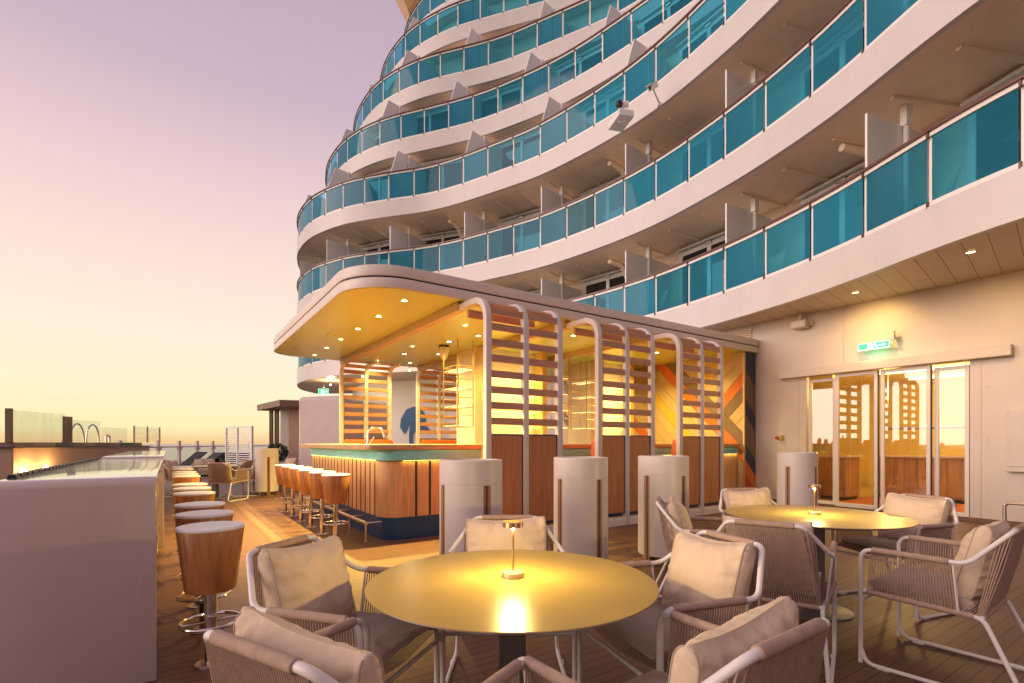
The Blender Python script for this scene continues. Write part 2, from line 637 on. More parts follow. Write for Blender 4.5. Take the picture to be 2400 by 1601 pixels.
def sea_mat():
    m = bpy.data.materials.new('sea_water')
    m.use_nodes = True
    t = m.node_tree
    p = t.nodes["Principled BSDF"]
    p.inputs["Base Color"].default_value = (0.20, 0.16, 0.15, 1)
    p.inputs["Roughness"].default_value = 0.22
    tcn = t.nodes.new("ShaderNodeTexCoord")
    nz = t.nodes.new("ShaderNodeTexNoise")
    nz.inputs["Scale"].default_value = 0.05
    nz.inputs["Detail"].default_value = 8
    t.links.new(tcn.outputs["Object"], nz.inputs["Vector"])
    bp = t.nodes.new("ShaderNodeBump")
    bp.inputs["Strength"].default_value = 0.35
    bp.inputs["Distance"].default_value = 1.5
    t.links.new(nz.outputs["Fac"], bp.inputs["Height"])
    t.links.new(bp.outputs[0], p.inputs["Normal"])
    return m


b = MB()
b.add([(-16000, -16000, -30), (16000, -16000, -30), (16000, 16000, -30), (-16000, 16000, -30)], [(0, 1, 2, 3)])
tag(b.build('sea', sea_mat(), smooth=0), kind='structure')

# ================================================================ ship superstructure
CURVES = {
    1: [(7.6, -4), (7.9, -1.5), (8.12, 0.2), (8.36, 1.6), (8.85, 2.85), (9.37, 3.94), (9.72, 5.03), (10.0, 6.12), (10.16, 7.1),
        (10.29, 8.08), (10.33, 9.05), (10.28, 10.0), (10.16, 10.98), (10.0, 11.92), (9.75, 13.04), (9.42, 13.87),
        (8.92, 15.09), (8.4, 16.25), (7.78, 17.3), (7.0, 18.2), (6.24, 19.15), (5.63, 20.0), (5.2, 21.0), (4.86, 22.0),
        (4.74, 23.2), (4.75, 24.2), (4.95, 25.3), (5.5, 27), (6.6, 28.6)],
    4: [(11.3, 1), (11.85, 4), (11.98, 7), (11.9, 8.8), (11.69, 10.17), (11.53, 11.02), (11.35, 12.0), (11.07, 13.07), (10.7, 14.1),
        (10.26, 15.1), (9.72, 16.2), (9.05, 17.25), (8.3, 18.28), (7.58, 19.25), (7.0, 20.17), (6.59, 21.13), (6.3, 22.04),
        (6.16, 23.07), (6.12, 24.2), (6.24, 25.2), (6.7, 27), (7.6, 28.6)],
    5: [(13.6, 5), (13.7, 9), (13.3, 11.5), (12.9, 12.8), (12.47, 13.69), (12.16, 14.3), (11.64, 15.3), (11.1, 16.35),
        (10.43, 17.37), (9.68, 18.3), (8.94, 19.25), (8.37, 20.2), (7.94, 21.18), (7.66, 22.1), (7.53, 23.2),
        (7.52, 24.1), (7.62, 25.2), (8.1, 27), (9.0, 28.6)],
    6: [(14.4, 13.0), (13.4, 15.2), (12.4, 16.6), (11.4, 17.9), (10.32, 19.32), (9.78, 20.27), (9.35, 21.24), (9.04, 22.28), (8.91, 23.26),
        (8.88, 24.22), (9.02, 25.3), (9.5, 27), (10.4, 28.6)],
    7: [(15.6, 14.4), (14.4, 16.6), (13.4, 18), (12.4, 19.3), (11.3, 20.8), (10.7, 22.0), (10.36, 23.0), (10.24, 24.1), (10.34, 25.3),
        (10.85, 27), (11.8, 28.6)],
}
CURVES[2] = CURVES[1]
CURVES[3] = CURVES[1]


def catmull(P, n=10):
    P = [Vector((p[0], p[1], 0)) for p in P]
    P = [2 * P[0] - P[1]] + P + [2 * P[-1] - P[-2]]
    res = []
    for i in range(1, len(P) - 2):
        for k in range(n):
            t = k / n
            a, b_, c, d = P[i - 1:i + 3]
            res.append(0.5 * (2 * b_ + (c - a) * t + (2 * a - 5 * b_ + 4 * c - d) * t * t + (3 * b_ - a - 3 * c + d) * t ** 3))
    res.append(P[-2])
    return res


def resample(pts, step, start=0.0):
    d = [0]
    for i in range(1, len(pts)):
        d.append(d[-1] + (pts[i] - pts[i - 1]).length)
    res = []
    s = start
    j = 0
    while s < d[-1]:
        while d[j + 1] < s:
            j += 1
        q = (s - d[j]) / max(1e-9, d[j + 1] - d[j])
        res.append(pts[j].lerp(pts[j + 1], q))
        s += step
    return res


def smooth_pts(p, it):
    for _ in range(it):
        p = [p[0]] + [(p[i - 1] + p[i] * 2 + p[i + 1]) / 4 for i in range(1, len(p) - 1)] + [p[-1]]
    return p


def inward(pts):
    res = []
    for i in range(len(pts)):
        t = (pts[min(i + 1, len(pts) - 1)] - pts[max(i - 1, 0)]).normalized()
        res.append(Vector((t.y, -t.x, 0)))
    return res


PANEL = 1.06
SUB = 4
SH0 = (10.0, 10.0)
ship = thing('ship_superstructure', 'tall white ship superstructure with curving tiers of teal glass balconies',
             'ship superstructure', S(*SH0), ANG)
ORG = (SH0[0], SH0[1], 0)
zf_of = lambda k: 4.58 + 2.95 * (k - 1)
START = {1: 0.32, 2: 0.32, 3: 0.32, 4: 0.2, 5: 0.2, 6: 0.2, 7: 0.2}
upper_glass = MB()
for k in range(1, 8):
    zf = zf_of(k)
    dense = smooth_pts(resample(catmull(CURVES[k]), PANEL / SUB, START[k]), 6)
    nrm = inward(dense)
    N = len(dense)
    off = lambda d, z: [dense[i] + nrm[i] * d + Vector((0, 0, z)) for i in range(N)]
    W = 3.4 if k == 1 else 2.6
    zb = zf - 0.61
    b = MB()
    b.cur = 0
    b.strip(off(0, zb), off(0, zf))
    b.strip(off(0, zf), off(0.12, zf + 0.001))
    b.strip(off(0, zb), off(0.10, zb - 0.002))
    b.cur = 1
    b.strip(off(0.12, zf + 0.001), off(W, zf + 0.001))
    b.cur = 2
    b.strip(off(0.10, zb), off(W, zb))
    slab = b.build('balcony_deck', [M['ship'], M['slabfloor'], M['soffit'] if k == 1 else M['shipin']], ship, smooth=50, org=ORG)
    # kick rail below the glass and white strip above, dark handrail
    b = MB()
    b.strip(off(0.03, zf + 0.015), off(0.03, zf + 0.075))
    b.strip(off(0.03, zf + 0.075), off(0.09, zf + 0.075))
    b.strip(off(0.03, zf + 0.015), off(0.09, zf + 0.015))
    b.strip(off(0.03, zf + 0.985), off(0.03, zf + 1.045))
    b.strip(off(0.03, zf + 0.985), off(0.08, zf + 0.985))
    for i in range(0, N, SUB):
        t = Vector((-nrm[i].y, nrm[i].x, 0))
        c = dense[i] + nrm[i] * 0.085 + Vector((0, 0, zf + 0.52))
        b.obox(c, t * 0.018, nrm[i] * 0.018, (0, 0, 0.5))
    b.build('rail_frame', M['trim'], slab, smooth=50, org=ORG)
    b = MB()
    b.strip(off(-0.012, zf + 1.048), off(-0.012, zf + 1.085))
    b.strip(off(-0.012, zf + 1.085), off(0.09, zf + 1.09))
    b.strip(off(-0.012, zf + 1.048), off(0.09, zf + 1.048))
    b.strip(off(0.09, zf + 1.048), off(0.09, zf + 1.09))
    for i in range(0, N, SUB):              # dark clips where two panes meet
        t = Vector((-nrm[i].y, nrm[i].x, 0))
        for zz, hh in ((zf + 0.03, 0.045), (zf + 1.01, 0.045)):
            b.obox(dense[i] + nrm[i] * 0.02 + Vector((0, 0, zz)), t * 0.012, nrm[i] * 0.02, (0, 0, hh))
    b.build('handrail', M['rail'], slab, smooth=50, org=ORG)
    # glass panes
    for i0 in range(0, N - SUB, SUB):
        g = MB() if k <= 3 else upper_glass
        a0, a1 = [], []
        for q in range(SUB + 1):
            p = dense[i0 + q].copy()
            if q == 0:
                p = p.lerp(dense[i0 + 1], 0.13)
            if q == SUB:
                p = p.lerp(dense[i0 + SUB - 1], 0.13)
            p = p + nrm[i0 + q] * 0.055
            a0.append(p + Vector((0, 0, zf + 0.075)))
            a1.append(p + Vector((0, 0, zf + 0.985)))
        g.strip(a0, a1)
        if k <= 3:
            g.build('glass_pane', M['bglass'], slab, smooth=60, org=ORG)
    # back wall with cabin doors
    bw = 1.95
    zt = zf + 2.34 if k < 7 else zf + 2.6
    b = MB()
    b.strip(off(bw, zf), off(bw, zt))
    wall = b.build('cabin_wall', M['shipin'], ship, smooth=50, org=ORG)
    # dividers, posts, ribs
    for i in range(0, N, SUB):
        p, n_ = dense[i], nrm[i]
        t = Vector((-n_.y, n_.x, 0))
        if k <= 2:
            for dd in (0,):
                if i + dd >= N:
                    continue
                pp, nn = dense[i + dd], nrm[i + dd]
                tt = Vector((-nn.y, nn.x, 0))
                r0 = 0.55 if k <= 2 else 1.75
                ribs = MB()
                ribs.obox(pp + nn * ((r0 + bw) / 2) + Vector((0, 0, zt - 0.03)), tt * 0.035, nn * ((bw - r0) / 2), (0, 0, 0.028))
                ribs.build('ceiling_rib', M['shipin'], wall, smooth=0, org=ORG)
        if (i // SUB) % 3 == 1:
            d = MB()
            if k <= 2:
                prof = [(0.10, zf), (bw, zf), (bw, zf + 2.02), (0.10, zf + 2.02)]
            else:
                prof = [(0.10, zf), (bw, zf), (bw, zf + 2.12), (0.45, zf + 2.12), (0.10, zf + 1.08)]
            nd = (n_ + Vector((1.0, 0, 0))).normalized()
            td = Vector((-nd.y, nd.x, 0))
            kd = 1 / max(0.6, nd.dot(n_))
            vs_ = []
            for sgn in (-1, 1):
                vs_ += [p + nd * a * kd + td * 0.018 * sgn + Vector((0, 0, z)) for a, z in prof]
            m_ = len(prof)
            d.add(vs_, [tuple(range(m_)), tuple(range(m_, 2 * m_))] + [(q, (q + 1) % m_, (q + 1) % m_ + m_, q + m_) for q in range(m_)])
            d.build('divider_panel', M['trim'], slab, smooth=0, org=ORG)
            d = MB()
            zp = zt if k <= 2 else zf + 2.1
            d.tube([p + nd * 1.0 - td * 0.07 + Vector((0, 0, zf)), p + nd * 1.0 - td * 0.07 + Vector((0, 0, zp))], 0.045, 10)
            d.obox(p + nd * 1.0 - td * 0.07 + Vector((0, 0, zp - 0.18)), t * 0.06, n_ * 0.06, (0, 0, 0.17))
            d.build('post', M['trim'], slab, smooth=40, org=ORG)
        if (i // SUB) % 3 == 2 and k <= 4 and i + 5 < N:
            # cabin door: white frame, two dark panes, between the dividers
            c = [dense[i + q] + nrm[i + q] * (bw - 0.03) for q in range(0, 7) if i + q < N]
            tdir = (c[-1] - c[0]).normalized()
            ndir = Vector((tdir.y, -tdir.x, 0))
            mid = (c[0] + c[-1]) / 2 - ndir * 0.03
            fr = MB()
            for s0 in (-0.95, 0.0, 0.95):
                fr.obox(mid + tdir * s0 + Vector((0, 0, zf + 1.08)), tdir * 0.06, ndir * 0.05, (0, 0, 1.08))
            for zz in (0.06, 2.12):
                fr.obox(mid + Vector((0, 0, zf + zz)), tdir * 1.0, ndir * 0.047, (0, 0, 0.06))
            fr.obox(mid - ndir * 0.07 + Vector((0, 0, zf + 2.23)), tdir * 1.05, ndir * 0.08, (0, 0, 0.025))
            fr.build('cabin_door_frame', M['trim'], wall, smooth=0, org=ORG)
            gl = MB()
            for s0 in (-0.475, 0.475):
                gl.obox(mid + tdir * s0 + Vector((0, 0, zf + 1.09)), tdir * 0.414, ndir * 0.02, (0, 0, 0.97))
            gl.build('cabin_door_glass', M['dglass'], wall, smooth=0, org=ORG)
            # a drain pipe elbow under the slab above and a bulkhead lamp over the door
            if k <= 2 and (i // SUB) % 2 == 0:
                q0 = dense[i] + nrm[i] * 0.75 + Vector((0, 0, zt - 0.16))
                q1 = dense[i] + nrm[i] * 1.35 + Vector((0, 0, zt - 0.16))
                q2 = dense[i] + nrm[i] * 1.75 + Vector((0, 0, zt - 0.55))
                q3 = dense[i] + nrm[i] * 1.78 + Vector((0, 0, zf + 0.1))
                pb = MB()
                pb.tube(fillet([q0, q1, q2, q3], 0.25, 5), 0.07, 10)
                pb.tube([q0.lerp(q1, 0.72), q0.lerp(q1, 0.75)], 0.08, 10)
                pb.build('drain_pipe', M['shipin'], wall, smooth=50, org=ORG)
            lb = MB()
            lb.obox(mid - ndir * 0.06 + Vector((0, 0, zt - 0.16)), tdir * 0.10, ndir * 0.05, (0, 0, 0.05))
            lb.build('bulkhead_lamp', M['steel'], wall, smooth=0, bevel=0.02, org=ORG)
tag(upper_glass.build('glass_pane', M['bglass'], ship, smooth=60, org=ORG), 'teal glass panes of the upper balconies', kind='stuff')

# gold roof wing jutting out at the top
gw = MB()
pg = [(-5.49, 24.15), (-4.9, 25.05), (-4.0, 27.2), (-6.9, 27.2), (-5.85, 25.0), (-5.62, 24.45)]
vs_ = []
for Yd in (26.6, 29.0):
    for x_, z_ in pg:
        u_, v_ = touv((x_, Yd))
        vs_.append((u_, v_, z_))
n_g = len(pg)
gw.add(vs_, [tuple(range(n_g)), tuple(range(n_g, 2 * n_g))] + [(q, (q + 1) % n_g, (q + 1) % n_g + n_g, q + n_g) for q in range(n_g)])
gw.build('roof_wing', mat('roof_wing_gold', (0.55, 0.33, 0.10), 0.4), ship, smooth=30, org=ORG)

# --- promenade wall under the lowest balcony (left bulge) and the right end wall
dense = smooth_pts(resample(catmull(CURVES[1]), 0.3, 0), 6)
nrm = inward(dense)
sel = [i for i in range(len(dense)) if dense[i].y > 12.4]
b = MB()
pts = [dense[i] + nrm[i] * 2.5 for i in sel]
b.strip([p for p in pts], [p + Vector((0, 0, 3.972)) for p in pts])
pw_ = b.build('promenade_wall', M['ship'], ship, smooth=50, org=ORG)
# a steel door and a window opening in it
for fi, nm, wdt, z0, z1, mm in ((0.28, 'service_door', 0.5, 0.05, 2.15, 'shipin'), (0.56, 'window', 0.9, 0.9, 2.3, 'dglass')):
    i = int(fi * (len(pts) - 1))
    t = (pts[i + 1] - pts[i - 1]).normalized()
    n_ = Vector((t.y, -t.x, 0))
    d = MB()
    d.obox(pts[i] - n_ * 0.03 + Vector((0, 0, (z0 + z1) / 2)), t * wdt, n_ * 0.03, (0, 0, (z1 - z0) / 2))
    d.build(nm, M[mm], pw_, smooth=0, bevel=0.008, org=ORG)
# blue painted swoosh on the promenade wall (plain abstract shape)
i = int(0.12 * (len(pts) - 1))
WU = 10.9
b = MB()
b.box(WU, WU + 0.12, -5.0, 2.62, 0.0, 3.972)
b.box(WU, WU + 0.12, 5.195, 6.33, 0.0, 3.972)
b.box(WU, WU + 0.12, 2.62, 5.195, 2.66, 3.972)
b.box(WU + 0.002, WU + 0.12, 2.62, 5.195, 0.0, 0.05)
b.box(WU + 0.12, WU + 0.5, 6.21, 6.33, 0.0, 3.972)
b.box(WU, WU + 0.12, 6.33, 12.5, 3.3, 3.972)
side = b.build('end_wall', M['wallp'], ship, smooth=0, org=ORG)
b = MB()
for v in (1.75, 2.48, 5.35, 4.5):
    b.box(WU - 0.003, WU + 0.002, v - 0.004, v + 0.004, 0.08 if v != 4.5 else 2.86, 2.62 if v != 4.5 else 3.96)
for z, v in ((0.5, 2.4), (1.35, 2.4), (2.2, 2.4), (0.6, 5.3), (1.4, 5.3), (2.2, 5.3)):
    b.box(WU - 0.006, WU + 0.002, v - 0.008, v + 0.008, z - 0.008, z + 0.008)
b.build('panel_joint', M['beam'], side, smooth=0, org=ORG)
b = MB()
b.box(WU - 0.14, WU - 0.002, 2.10, 5.70, 2.66, 2.835)
b.build('door_header', M['wallp'], side, smooth=0, bevel=0.012, org=ORG)
b = MB()
b.box(WU - 0.03, WU - 0.003, -5, 6.3, 0.0, 0.075)
b.build('skirting', M['margin'], side, smooth=0, org=ORG)
# sliding door: two fixed lights outside, two sliding leaves proud of them
for (v0, v1, du, zt) in ((2.64, 3.10, 0.05, 2.60), (3.13, 3.87, -0.035, 2.645), (3.915, 4.64, -0.035, 2.645), (4.66, 5.175, 0.05, 2.60)):
    sdoor = MB()
    fw = 0.06
    u0, u1 = WU + du, WU + du + 0.05
    sdoor.box(u0, u1, v0, v0 + fw, 0.052, zt)
    sdoor.box(u0, u1, v1 - fw, v1, 0.052, zt)
    sdoor.box(u0, u1, v0 + fw, v1 - fw, 0.052, 0.13)
    sdoor.box(u0, u1, v0 + fw, v1 - fw, zt - 0.06, zt)
    f = sdoor.build('sliding_door', M['powder'], ship, smooth=0, bevel=0.006, org=ORG)
    g = MB()
    g.add([(u0 + 0.02, v0 + fw, 0.13), (u0 + 0.02, v1 - fw, 0.13), (u0 + 0.02, v1 - fw, zt - 0.06), (u0 + 0.02, v0 + fw, zt - 0.06)], [(0, 1, 2, 3)])
    g.build('pane', M['doorgl'], f, smooth=0, org=ORG)
    gk = MB()
    gk.box(u0 - 0.003, u1 + 0.003, v0 - 0.012, v0 - 0.0005, 0.055, zt)
    gk.build('rubber_seal', M['dark'], f, smooth=0, org=ORG)
# soffit downlights over the doors
for (x, y) in ((2275, 590), (2005, 685)):
    p = px(x, y, 3.965)
    u, v = touv(p)
    b = MB()
    b.lathe([(0.075, 0.0), (0.075, -0.012), (0.055, -0.012)], 24, (u, v, 3.966), False, False)
    r_ = b.build('downlight', M['dlring'], ship, org=ORG)
    b = MB()
    b.lathe([(0.055, 0), (0.03, -0.004)], 20, (u, v, 3.957), True, True)
    b.build('lens', emis('soffit_lens', (1.0, 0.72, 0.30), 5), r_, org=ORG)
    lamp('soffit_lamp', 'SPOT', (u - ORG[0], v - ORG[1], 3.93), 95, (1.0, 0.58, 0.16), ship, 0.05, R(120), 1.0, rot=(0, -R(38), 0))
# small louvre in the wall return above the bar canopy
b = MB()
for q in range(5):
    b.obox((WU - 0.02, 6.75, 3.66 + 0.055 * q), (0.012, 0, 0.012), (0, 0.38, 0), (0.006, 0, -0.01))
b.build('louvre', M['shipin'], side, smooth=0, org=ORG)

# --- room behind the doors
b = MB()
b.add([(11.03, -2.5, 0.03), (18, -2.5, 0.03), (18, 8, 0.03), (11.03, 8, 0.03)], [(0, 1, 2, 3)])
b.build('room_floor', mat('room_floor_timber', (0.42, 0.30, 0.14), 0.35, var=0.2, vscale=2, stretch=(1, 8, 1)), ship, smooth=0, org=ORG)
b = MB()
b.box(17.9, 18.0, -2.5, 8, 0.03, 3.2)
b.box(11.03, 18, 8.0, 8.1, 0.03, 3.2)
b.box(11.03, 18, -2.6, -2.5, 0.03, 3.2)
b.box(13.0, 13.15, 5.6, 8.0, 0.03, 3.2)
b.build('room_wall', mat('room_wall_cream', (0.72, 0.60, 0.34), 0.6), ship, smooth=0, org=ORG)
b = MB()
b.box(11.03, 18, -2.5, 8, 3.0, 3.1)
b.build('room_ceiling', mat('room_ceiling_paint', (0.7, 0.6, 0.4), 0.6), ship, smooth=0, org=ORG)
b = MB()
for u in (12.2, 14.0, 15.8):
    b.box(u, u + 0.12, 0.2, 2.0, 2.93, 2.97)
    b.box(u, u + 0.12, 3.2, 5.0, 2.93, 2.97)
b.build('ceiling_lamp', emis('room_lamp', (1.0, 0.74, 0.34), 6), ship, smooth=0, org=ORG)
for (u, v) in ((13.2, 1.6), (13.4, 4.6), (16, 3.2)):
    lamp('room_lamp', 'POINT', (u - ORG[0], v - ORG[1], 2.6), 150, (1.0, 0.62, 0.16), ship, 0.15)
b = MB()
b.add([(11.2, 2.9, 0.036), (13.4, 2.9, 0.036), (13.4, 5.6, 0.036), (11.2, 5.6, 0.036)], [(0, 1, 2, 3)])
b.build('rug', mat('room_rug', (0.34, 0.10, 0.035), 0.95, var=0.3, vscale=3), ship, smooth=0, org=ORG)


def room_counter(u0, u1, v0, v1, label):
    t = thing('service_counter', label, 'counter', S((u0 + u1) / 2, (v0 + v1) / 2, 0.03), ANG)
    w2, d2 = (u1 - u0) / 2, (v1 - v0) / 2
    b = MB()
    b.box(-w2, w2, -d2, d2, 0.08, 0.94)
    for q in range(int(2 * d2 / 0.42)):
        b.box(-w2 - 0.015, -w2 + 0.01, -d2 + 0.42 * q + 0.03, -d2 + 0.42 * q + 0.39, 0.14, 0.88)
    b.build('cabinet', M['finwood'], t, smooth=0, bevel=0.006)
    b = MB()
    b.box(-w2 - 0.05, w2 + 0.05, -d2 - 0.05, d2 + 0.05, 0.94, 0.99)
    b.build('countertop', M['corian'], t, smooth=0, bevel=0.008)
    b = MB()
    b.box(-w2 + 0.03, w2 - 0.03, -d2 + 0.03, d2 - 0.03, 0.0, 0.08)
    b.build('plinth', M['dark'], t, smooth=0)
    return t


room_counter(13.6, 14.3, 3.3, 4.9, 'dark wooden service counter seen through the middle sliding door panes')
room_counter(12.2, 12.9, 5.0, 5.55, 'narrow dark cabinet with pale top behind the leftmost door pane')
b = MB()
b.tube([(13.9, 3.3, 1.62), (13.9, 4.9, 1.62)], 0.02, 8)
b.tube([(13.9, 3.4, 1.62), (13.9, 3.4, 3.0)], 0.012, 8)
b.tube([(13.9, 4.8, 1.62), (13.9, 4.8, 3.0)], 0.012, 8)
b.box(13.75, 14.05, 3.3, 4.9, 1.64, 1.67)
b.build('hanging_rail', M['steel'], ship, org=ORG)


def room_chair(u, v, rz):
    t = thing('dining_chair', 'small dark dining chair deep inside the room behind the right door pane', 'chair', S(u, v, 0.03), rz,
              'dining chairs inside the lit room')
    b = MB()
    for sx in (-0.19, 0.19):
        for sy in (-0.18, 0.18):
            b.tube([(sx, sy, 0), (sx * 0.95, sy * 0.95, 0.45)], 0.014, 6)
    b.build('leg', M['black'], t)
    b = MB()
    b.box(-0.21, 0.21, -0.21, 0.21, 0.45, 0.49)
    b.build('seat', M['finwood'], t, smooth=0, bevel=0.01)
    b = MB()
    b.box(-0.2, 0.2, -0.22, -0.19, 0.55, 0.86)
    b.build('backrest', M['finwood'], t, smooth=0, bevel=0.01)
    return t


rc = room_chair(15.2, 1.0, ANG + R(90))
for (u, v, a) in ((15.2, 1.7, 90), (16.2, 0.7, -90), (16.2, 1.5, -90)):
    dup(rc, S(u, v, 0.03), ANG + R(a))
t = thing('dining_table', 'long dark dining table between small chairs inside the lit room', 'table', S(15.7, 1.2, 0.03), ANG)
b = MB()
b.box(-0.4, 0.4, -0.9, 0.9, 0.72, 0.76)
b.build('tabletop', M['finwood'], t, smooth=0, bevel=0.006)
for sy in (-0.7, 0.7):
    b = MB()
    b.tube([(0, sy, 0), (0, sy, 0.72)], 0.04, 10)
    b.build('leg', M['black'], t)

# painted blue motif on the promenade wall, right of the service door (plain abstract shape)
def wpx(p):
    q = S(p.x, p.y)
    return 1200 + q.x / q.y * 1180, q.y


best = min(range(2, len(pts) - 2), key=lambda i: abs(wpx(pts[i])[0] - 993))
t_ = (pts[best - 1] - pts[best + 1]).normalized()          # runs to the right in the photo
n_ = Vector((pts[best + 1] - pts[best - 1]).normalized())
n_ = Vector((n_.y, -n_.x, 0))
base = pts[best] - n_ * 0.03
sc_ = wpx(pts[best])[1] / 1180 / max(0.2, abs((S(t_.x, t_.y)).normalized().x))
prof = [(-0.30, 0.0), (-0.18, 0.0), (-0.16, 0.95), (0.02, 1.12), (0.30, 1.02), (0.75, 0.98), (0.42, 1.28), (0.45, 1.6), (0.25, 1.85),
        (-0.10, 1.95), (-0.45, 1.85), (-0.72, 1.5), (-0.75, 1.2), (-0.55, 0.95), (-0.42, 1.15), (-0.28, 1.40), (-0.33, 0.9)]
b = MB()
vs_ = [base + t_ * (a * 1.0 - 0.30) + Vector((0, 0, 0.55 + z * 1.18)) for a, z in prof]
b.add(vs_ + [v - n_ * 0.006 for v in vs_], [tuple(range(len(vs_))), tuple(range(len(vs_), 2 * len(vs_)))])
b.build('painted_motif', mat('mural_blue', (0.012, 0.10, 0.25), 0.5), pw_, smooth=0, org=ORG)

# folding chairs on the lower balconies, seen through the glass
def balcony_chair(p, rz, lab):
    t = thing('balcony_chair', lab, 'chair', p, rz, 'folding chairs on the balconies')
    b = MB()
    b.box(-0.24, 0.24, -0.22, 0.22, 0.42, 0.45)
    b.build('seat', M['shipin'], t, smooth=0, bevel=0.008)
    b = MB()
    b.obox((0, -0.30, 0.70), (0.24, 0, 0), (0, 0.08, -0.25), (0, 0.012, 0.004))
    b.build('backrest', M['shipin'], t, smooth=0)
    for sx in (-0.22, 0.22):
        b = MB()
        b.tube([(sx, 0.2, 0), (sx, -0.2, 0.44)], 0.014, 6)
        b.tube([(sx, -0.2, 0), (sx, 0.2, 0.44)], 0.014, 6)
        b.build('leg', M['trim'], t)
    return t


_d = smooth_pts(resample(catmull(CURVES[1]), PANEL / SUB, START[1]), 6)
_n = inward(_d)
bc = None
for k_, i_, dd_, lab_ in ((1, 27, 0.9, 'folding chair behind the glass of the lowest balcony, right end'),
                          (1, 39, 0.95, 'folding chair behind the glass of the lowest balcony, above the sliding doors'),
                          (1, 51, 0.9, 'folding chair behind the glass of the lowest balcony, just above the bar canopy'),
                          (2, 51, 0.9, 'folding chair behind the glass of the second balcony, right half'),
                          (2, 63, 0.95, 'folding chair behind the glass of the second balcony, above the bar canopy'),
                          (2, 75, 0.9, 'folding chair behind the glass of the second balcony, left half')):
    q_ = _d[i_] + _n[i_] * dd_
    P_ = S(q_.x, q_.y, zf_of(k_) + 0.002)
    if bc is None:
        bc = balcony_chair(P_, ANG + 0.6, lab_)
    else:
        dup(bc, P_, ANG + 0.6 + 0.5 * i_, lab_)

# ================================================================ bar canopy
VC0, VC1, UC0, UC1 = 6.20, 12.5, 1.87, 10.88
ZC = 3.30
can = thing('bar_canopy', 'cream bar canopy with rounded corner, dark shadow groove and glowing golden ceiling', 'canopy', S(6, 9), ANG)
CO = (6, 9, 0)
outl = rrect(UC0, UC1, VC0, VC1, [0.75, 0, 0, 0.55], 12)
outl2 = rrect(UC0 + 0.03, UC1, VC0 + 0.03, VC1 - 0.03, [0.72, 0, 0, 0.52], 12)
b = MB()
b.prism(outl, ZC + 0.004, ZC + 0.135)
b.build('lower_fascia', M['fascia'], can, smooth=40, org=CO, bevel=0.006)
b = MB()
b.prism(outl2, ZC + 0.135, ZC + 0.16)
b.build('shadow_groove', M['dark'], can, smooth=40, org=CO)
b = MB()
b.prism(outl, ZC + 0.16, ZC + 0.30)
b.build('upper_fascia', M['fascia'], can, smooth=40, org=CO, bevel=0.008)
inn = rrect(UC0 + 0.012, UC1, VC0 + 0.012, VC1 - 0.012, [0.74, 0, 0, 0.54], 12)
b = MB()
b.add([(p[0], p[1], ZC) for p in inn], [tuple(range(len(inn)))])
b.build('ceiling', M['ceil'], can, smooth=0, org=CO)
UP = [3.42, 5.40, 7.33]
for u in UP:
    b = MB()
    b.box(u - 0.06, u + 0.06, VC0 + 0.12, VC1 - 0.25, ZC - 0.13, ZC - 0.001)
    b.build('ceiling_beam', M['beam'], can, smooth=0, org=CO, bevel=0.004)
# downlights
DL = [(2.72, 6.68 + 1.06 * k, 0) for k in range(6)]
DL += [(4.14, 7.5, 0), (4.14, 9.75, 0), (4.16, 11.95, 0), (4.75, 8.1, 1), (4.35, 10.7, 1), (5.0, 10.3, 1), (4.95, 11.8, 0), (4.55, 8.9, 1)]
DL += [(6.2, 7.1, 0), (6.4, 9.7, 0), (7.0, 10.9, 0), (7.9, 7.5, 0), (8.9, 7.4, 0), (9.6, 7.1, 0), (9.4, 8.3, 1), (9.7, 10.2, 0), (8.3, 11.4, 0), (5.6, 7.3, 0)]
for i, (u, v, ring) in enumerate(DL):
    b = MB()
    rr = 0.075 if ring else 0.058
    b.lathe([(rr, 0), (rr, -0.010), (rr - 0.018, -0.012)], 20, (u, v, ZC - 0.0005), False, False)
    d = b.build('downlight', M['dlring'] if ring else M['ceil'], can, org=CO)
    b = MB()
    b.lathe([(0.048, 0.0), (0.03, -0.004)], 16, (u, v, ZC - 0.006), True, True)
    b.build('lens', M['dl'], d, org=CO)
    lamp('downlight_lamp', 'SPOT', (u - 6, v - 9, ZC - 0.03), (1900, 1900, 1600, 1000, 500, 250)[i] if i < 6 else 165, (1.0, 0.72, 0.18), can, 0.035, R(112) if u < 3.3 else R(135), 0.9)
# smoke-detector disc and a small hanging glass lamp
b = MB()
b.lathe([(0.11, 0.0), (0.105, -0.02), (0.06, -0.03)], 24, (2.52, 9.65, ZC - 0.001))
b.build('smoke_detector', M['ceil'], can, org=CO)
b = MB()
b.lathe([(0.0, 0), (0.105, 0.0), (0.105, -0.04)], 20, (4.66, 9.35, ZC - 0.002), False, True)
cl_ = b.build('ceiling_lantern', M['black'], can, org=CO)
b = MB()
b.lathe([(0.115, -0.045), (0.12, -0.11), (0.085, -0.21), (0.05, -0.28), (0.02, -0.30)], 12, (4.66, 9.35, ZC), True, True)
b.build('lantern_shade', mat('lantern_glass', (0.75, 0.62, 0.36), 0.25, bump=0.6, bscale=60), cl_, org=CO)

# chevron wall at the inner end of the bar: boards at 45 degrees
UCH = 10.45
chev = thing('chevron_wall', 'end wall of diagonal beige, yellow, orange and brown boards meeting in a chevron', 'feature wall', S(UCH, 9), ANG)
CH = (UCH, 9, 0)


def clip(poly, f):
    res = []
    for i in range(len(poly)):
        a, c = poly[i], poly[(i + 1) % len(poly)]
        fa, fc = f(a), f(c)
        if fa >= 0:
            res.append(a)
        if fa * fc < 0:
            t = fa / (fa - fc)
            res.append((a[0] + (c[0] - a[0]) * t, a[1] + (c[1] - a[1]) * t))
    return res


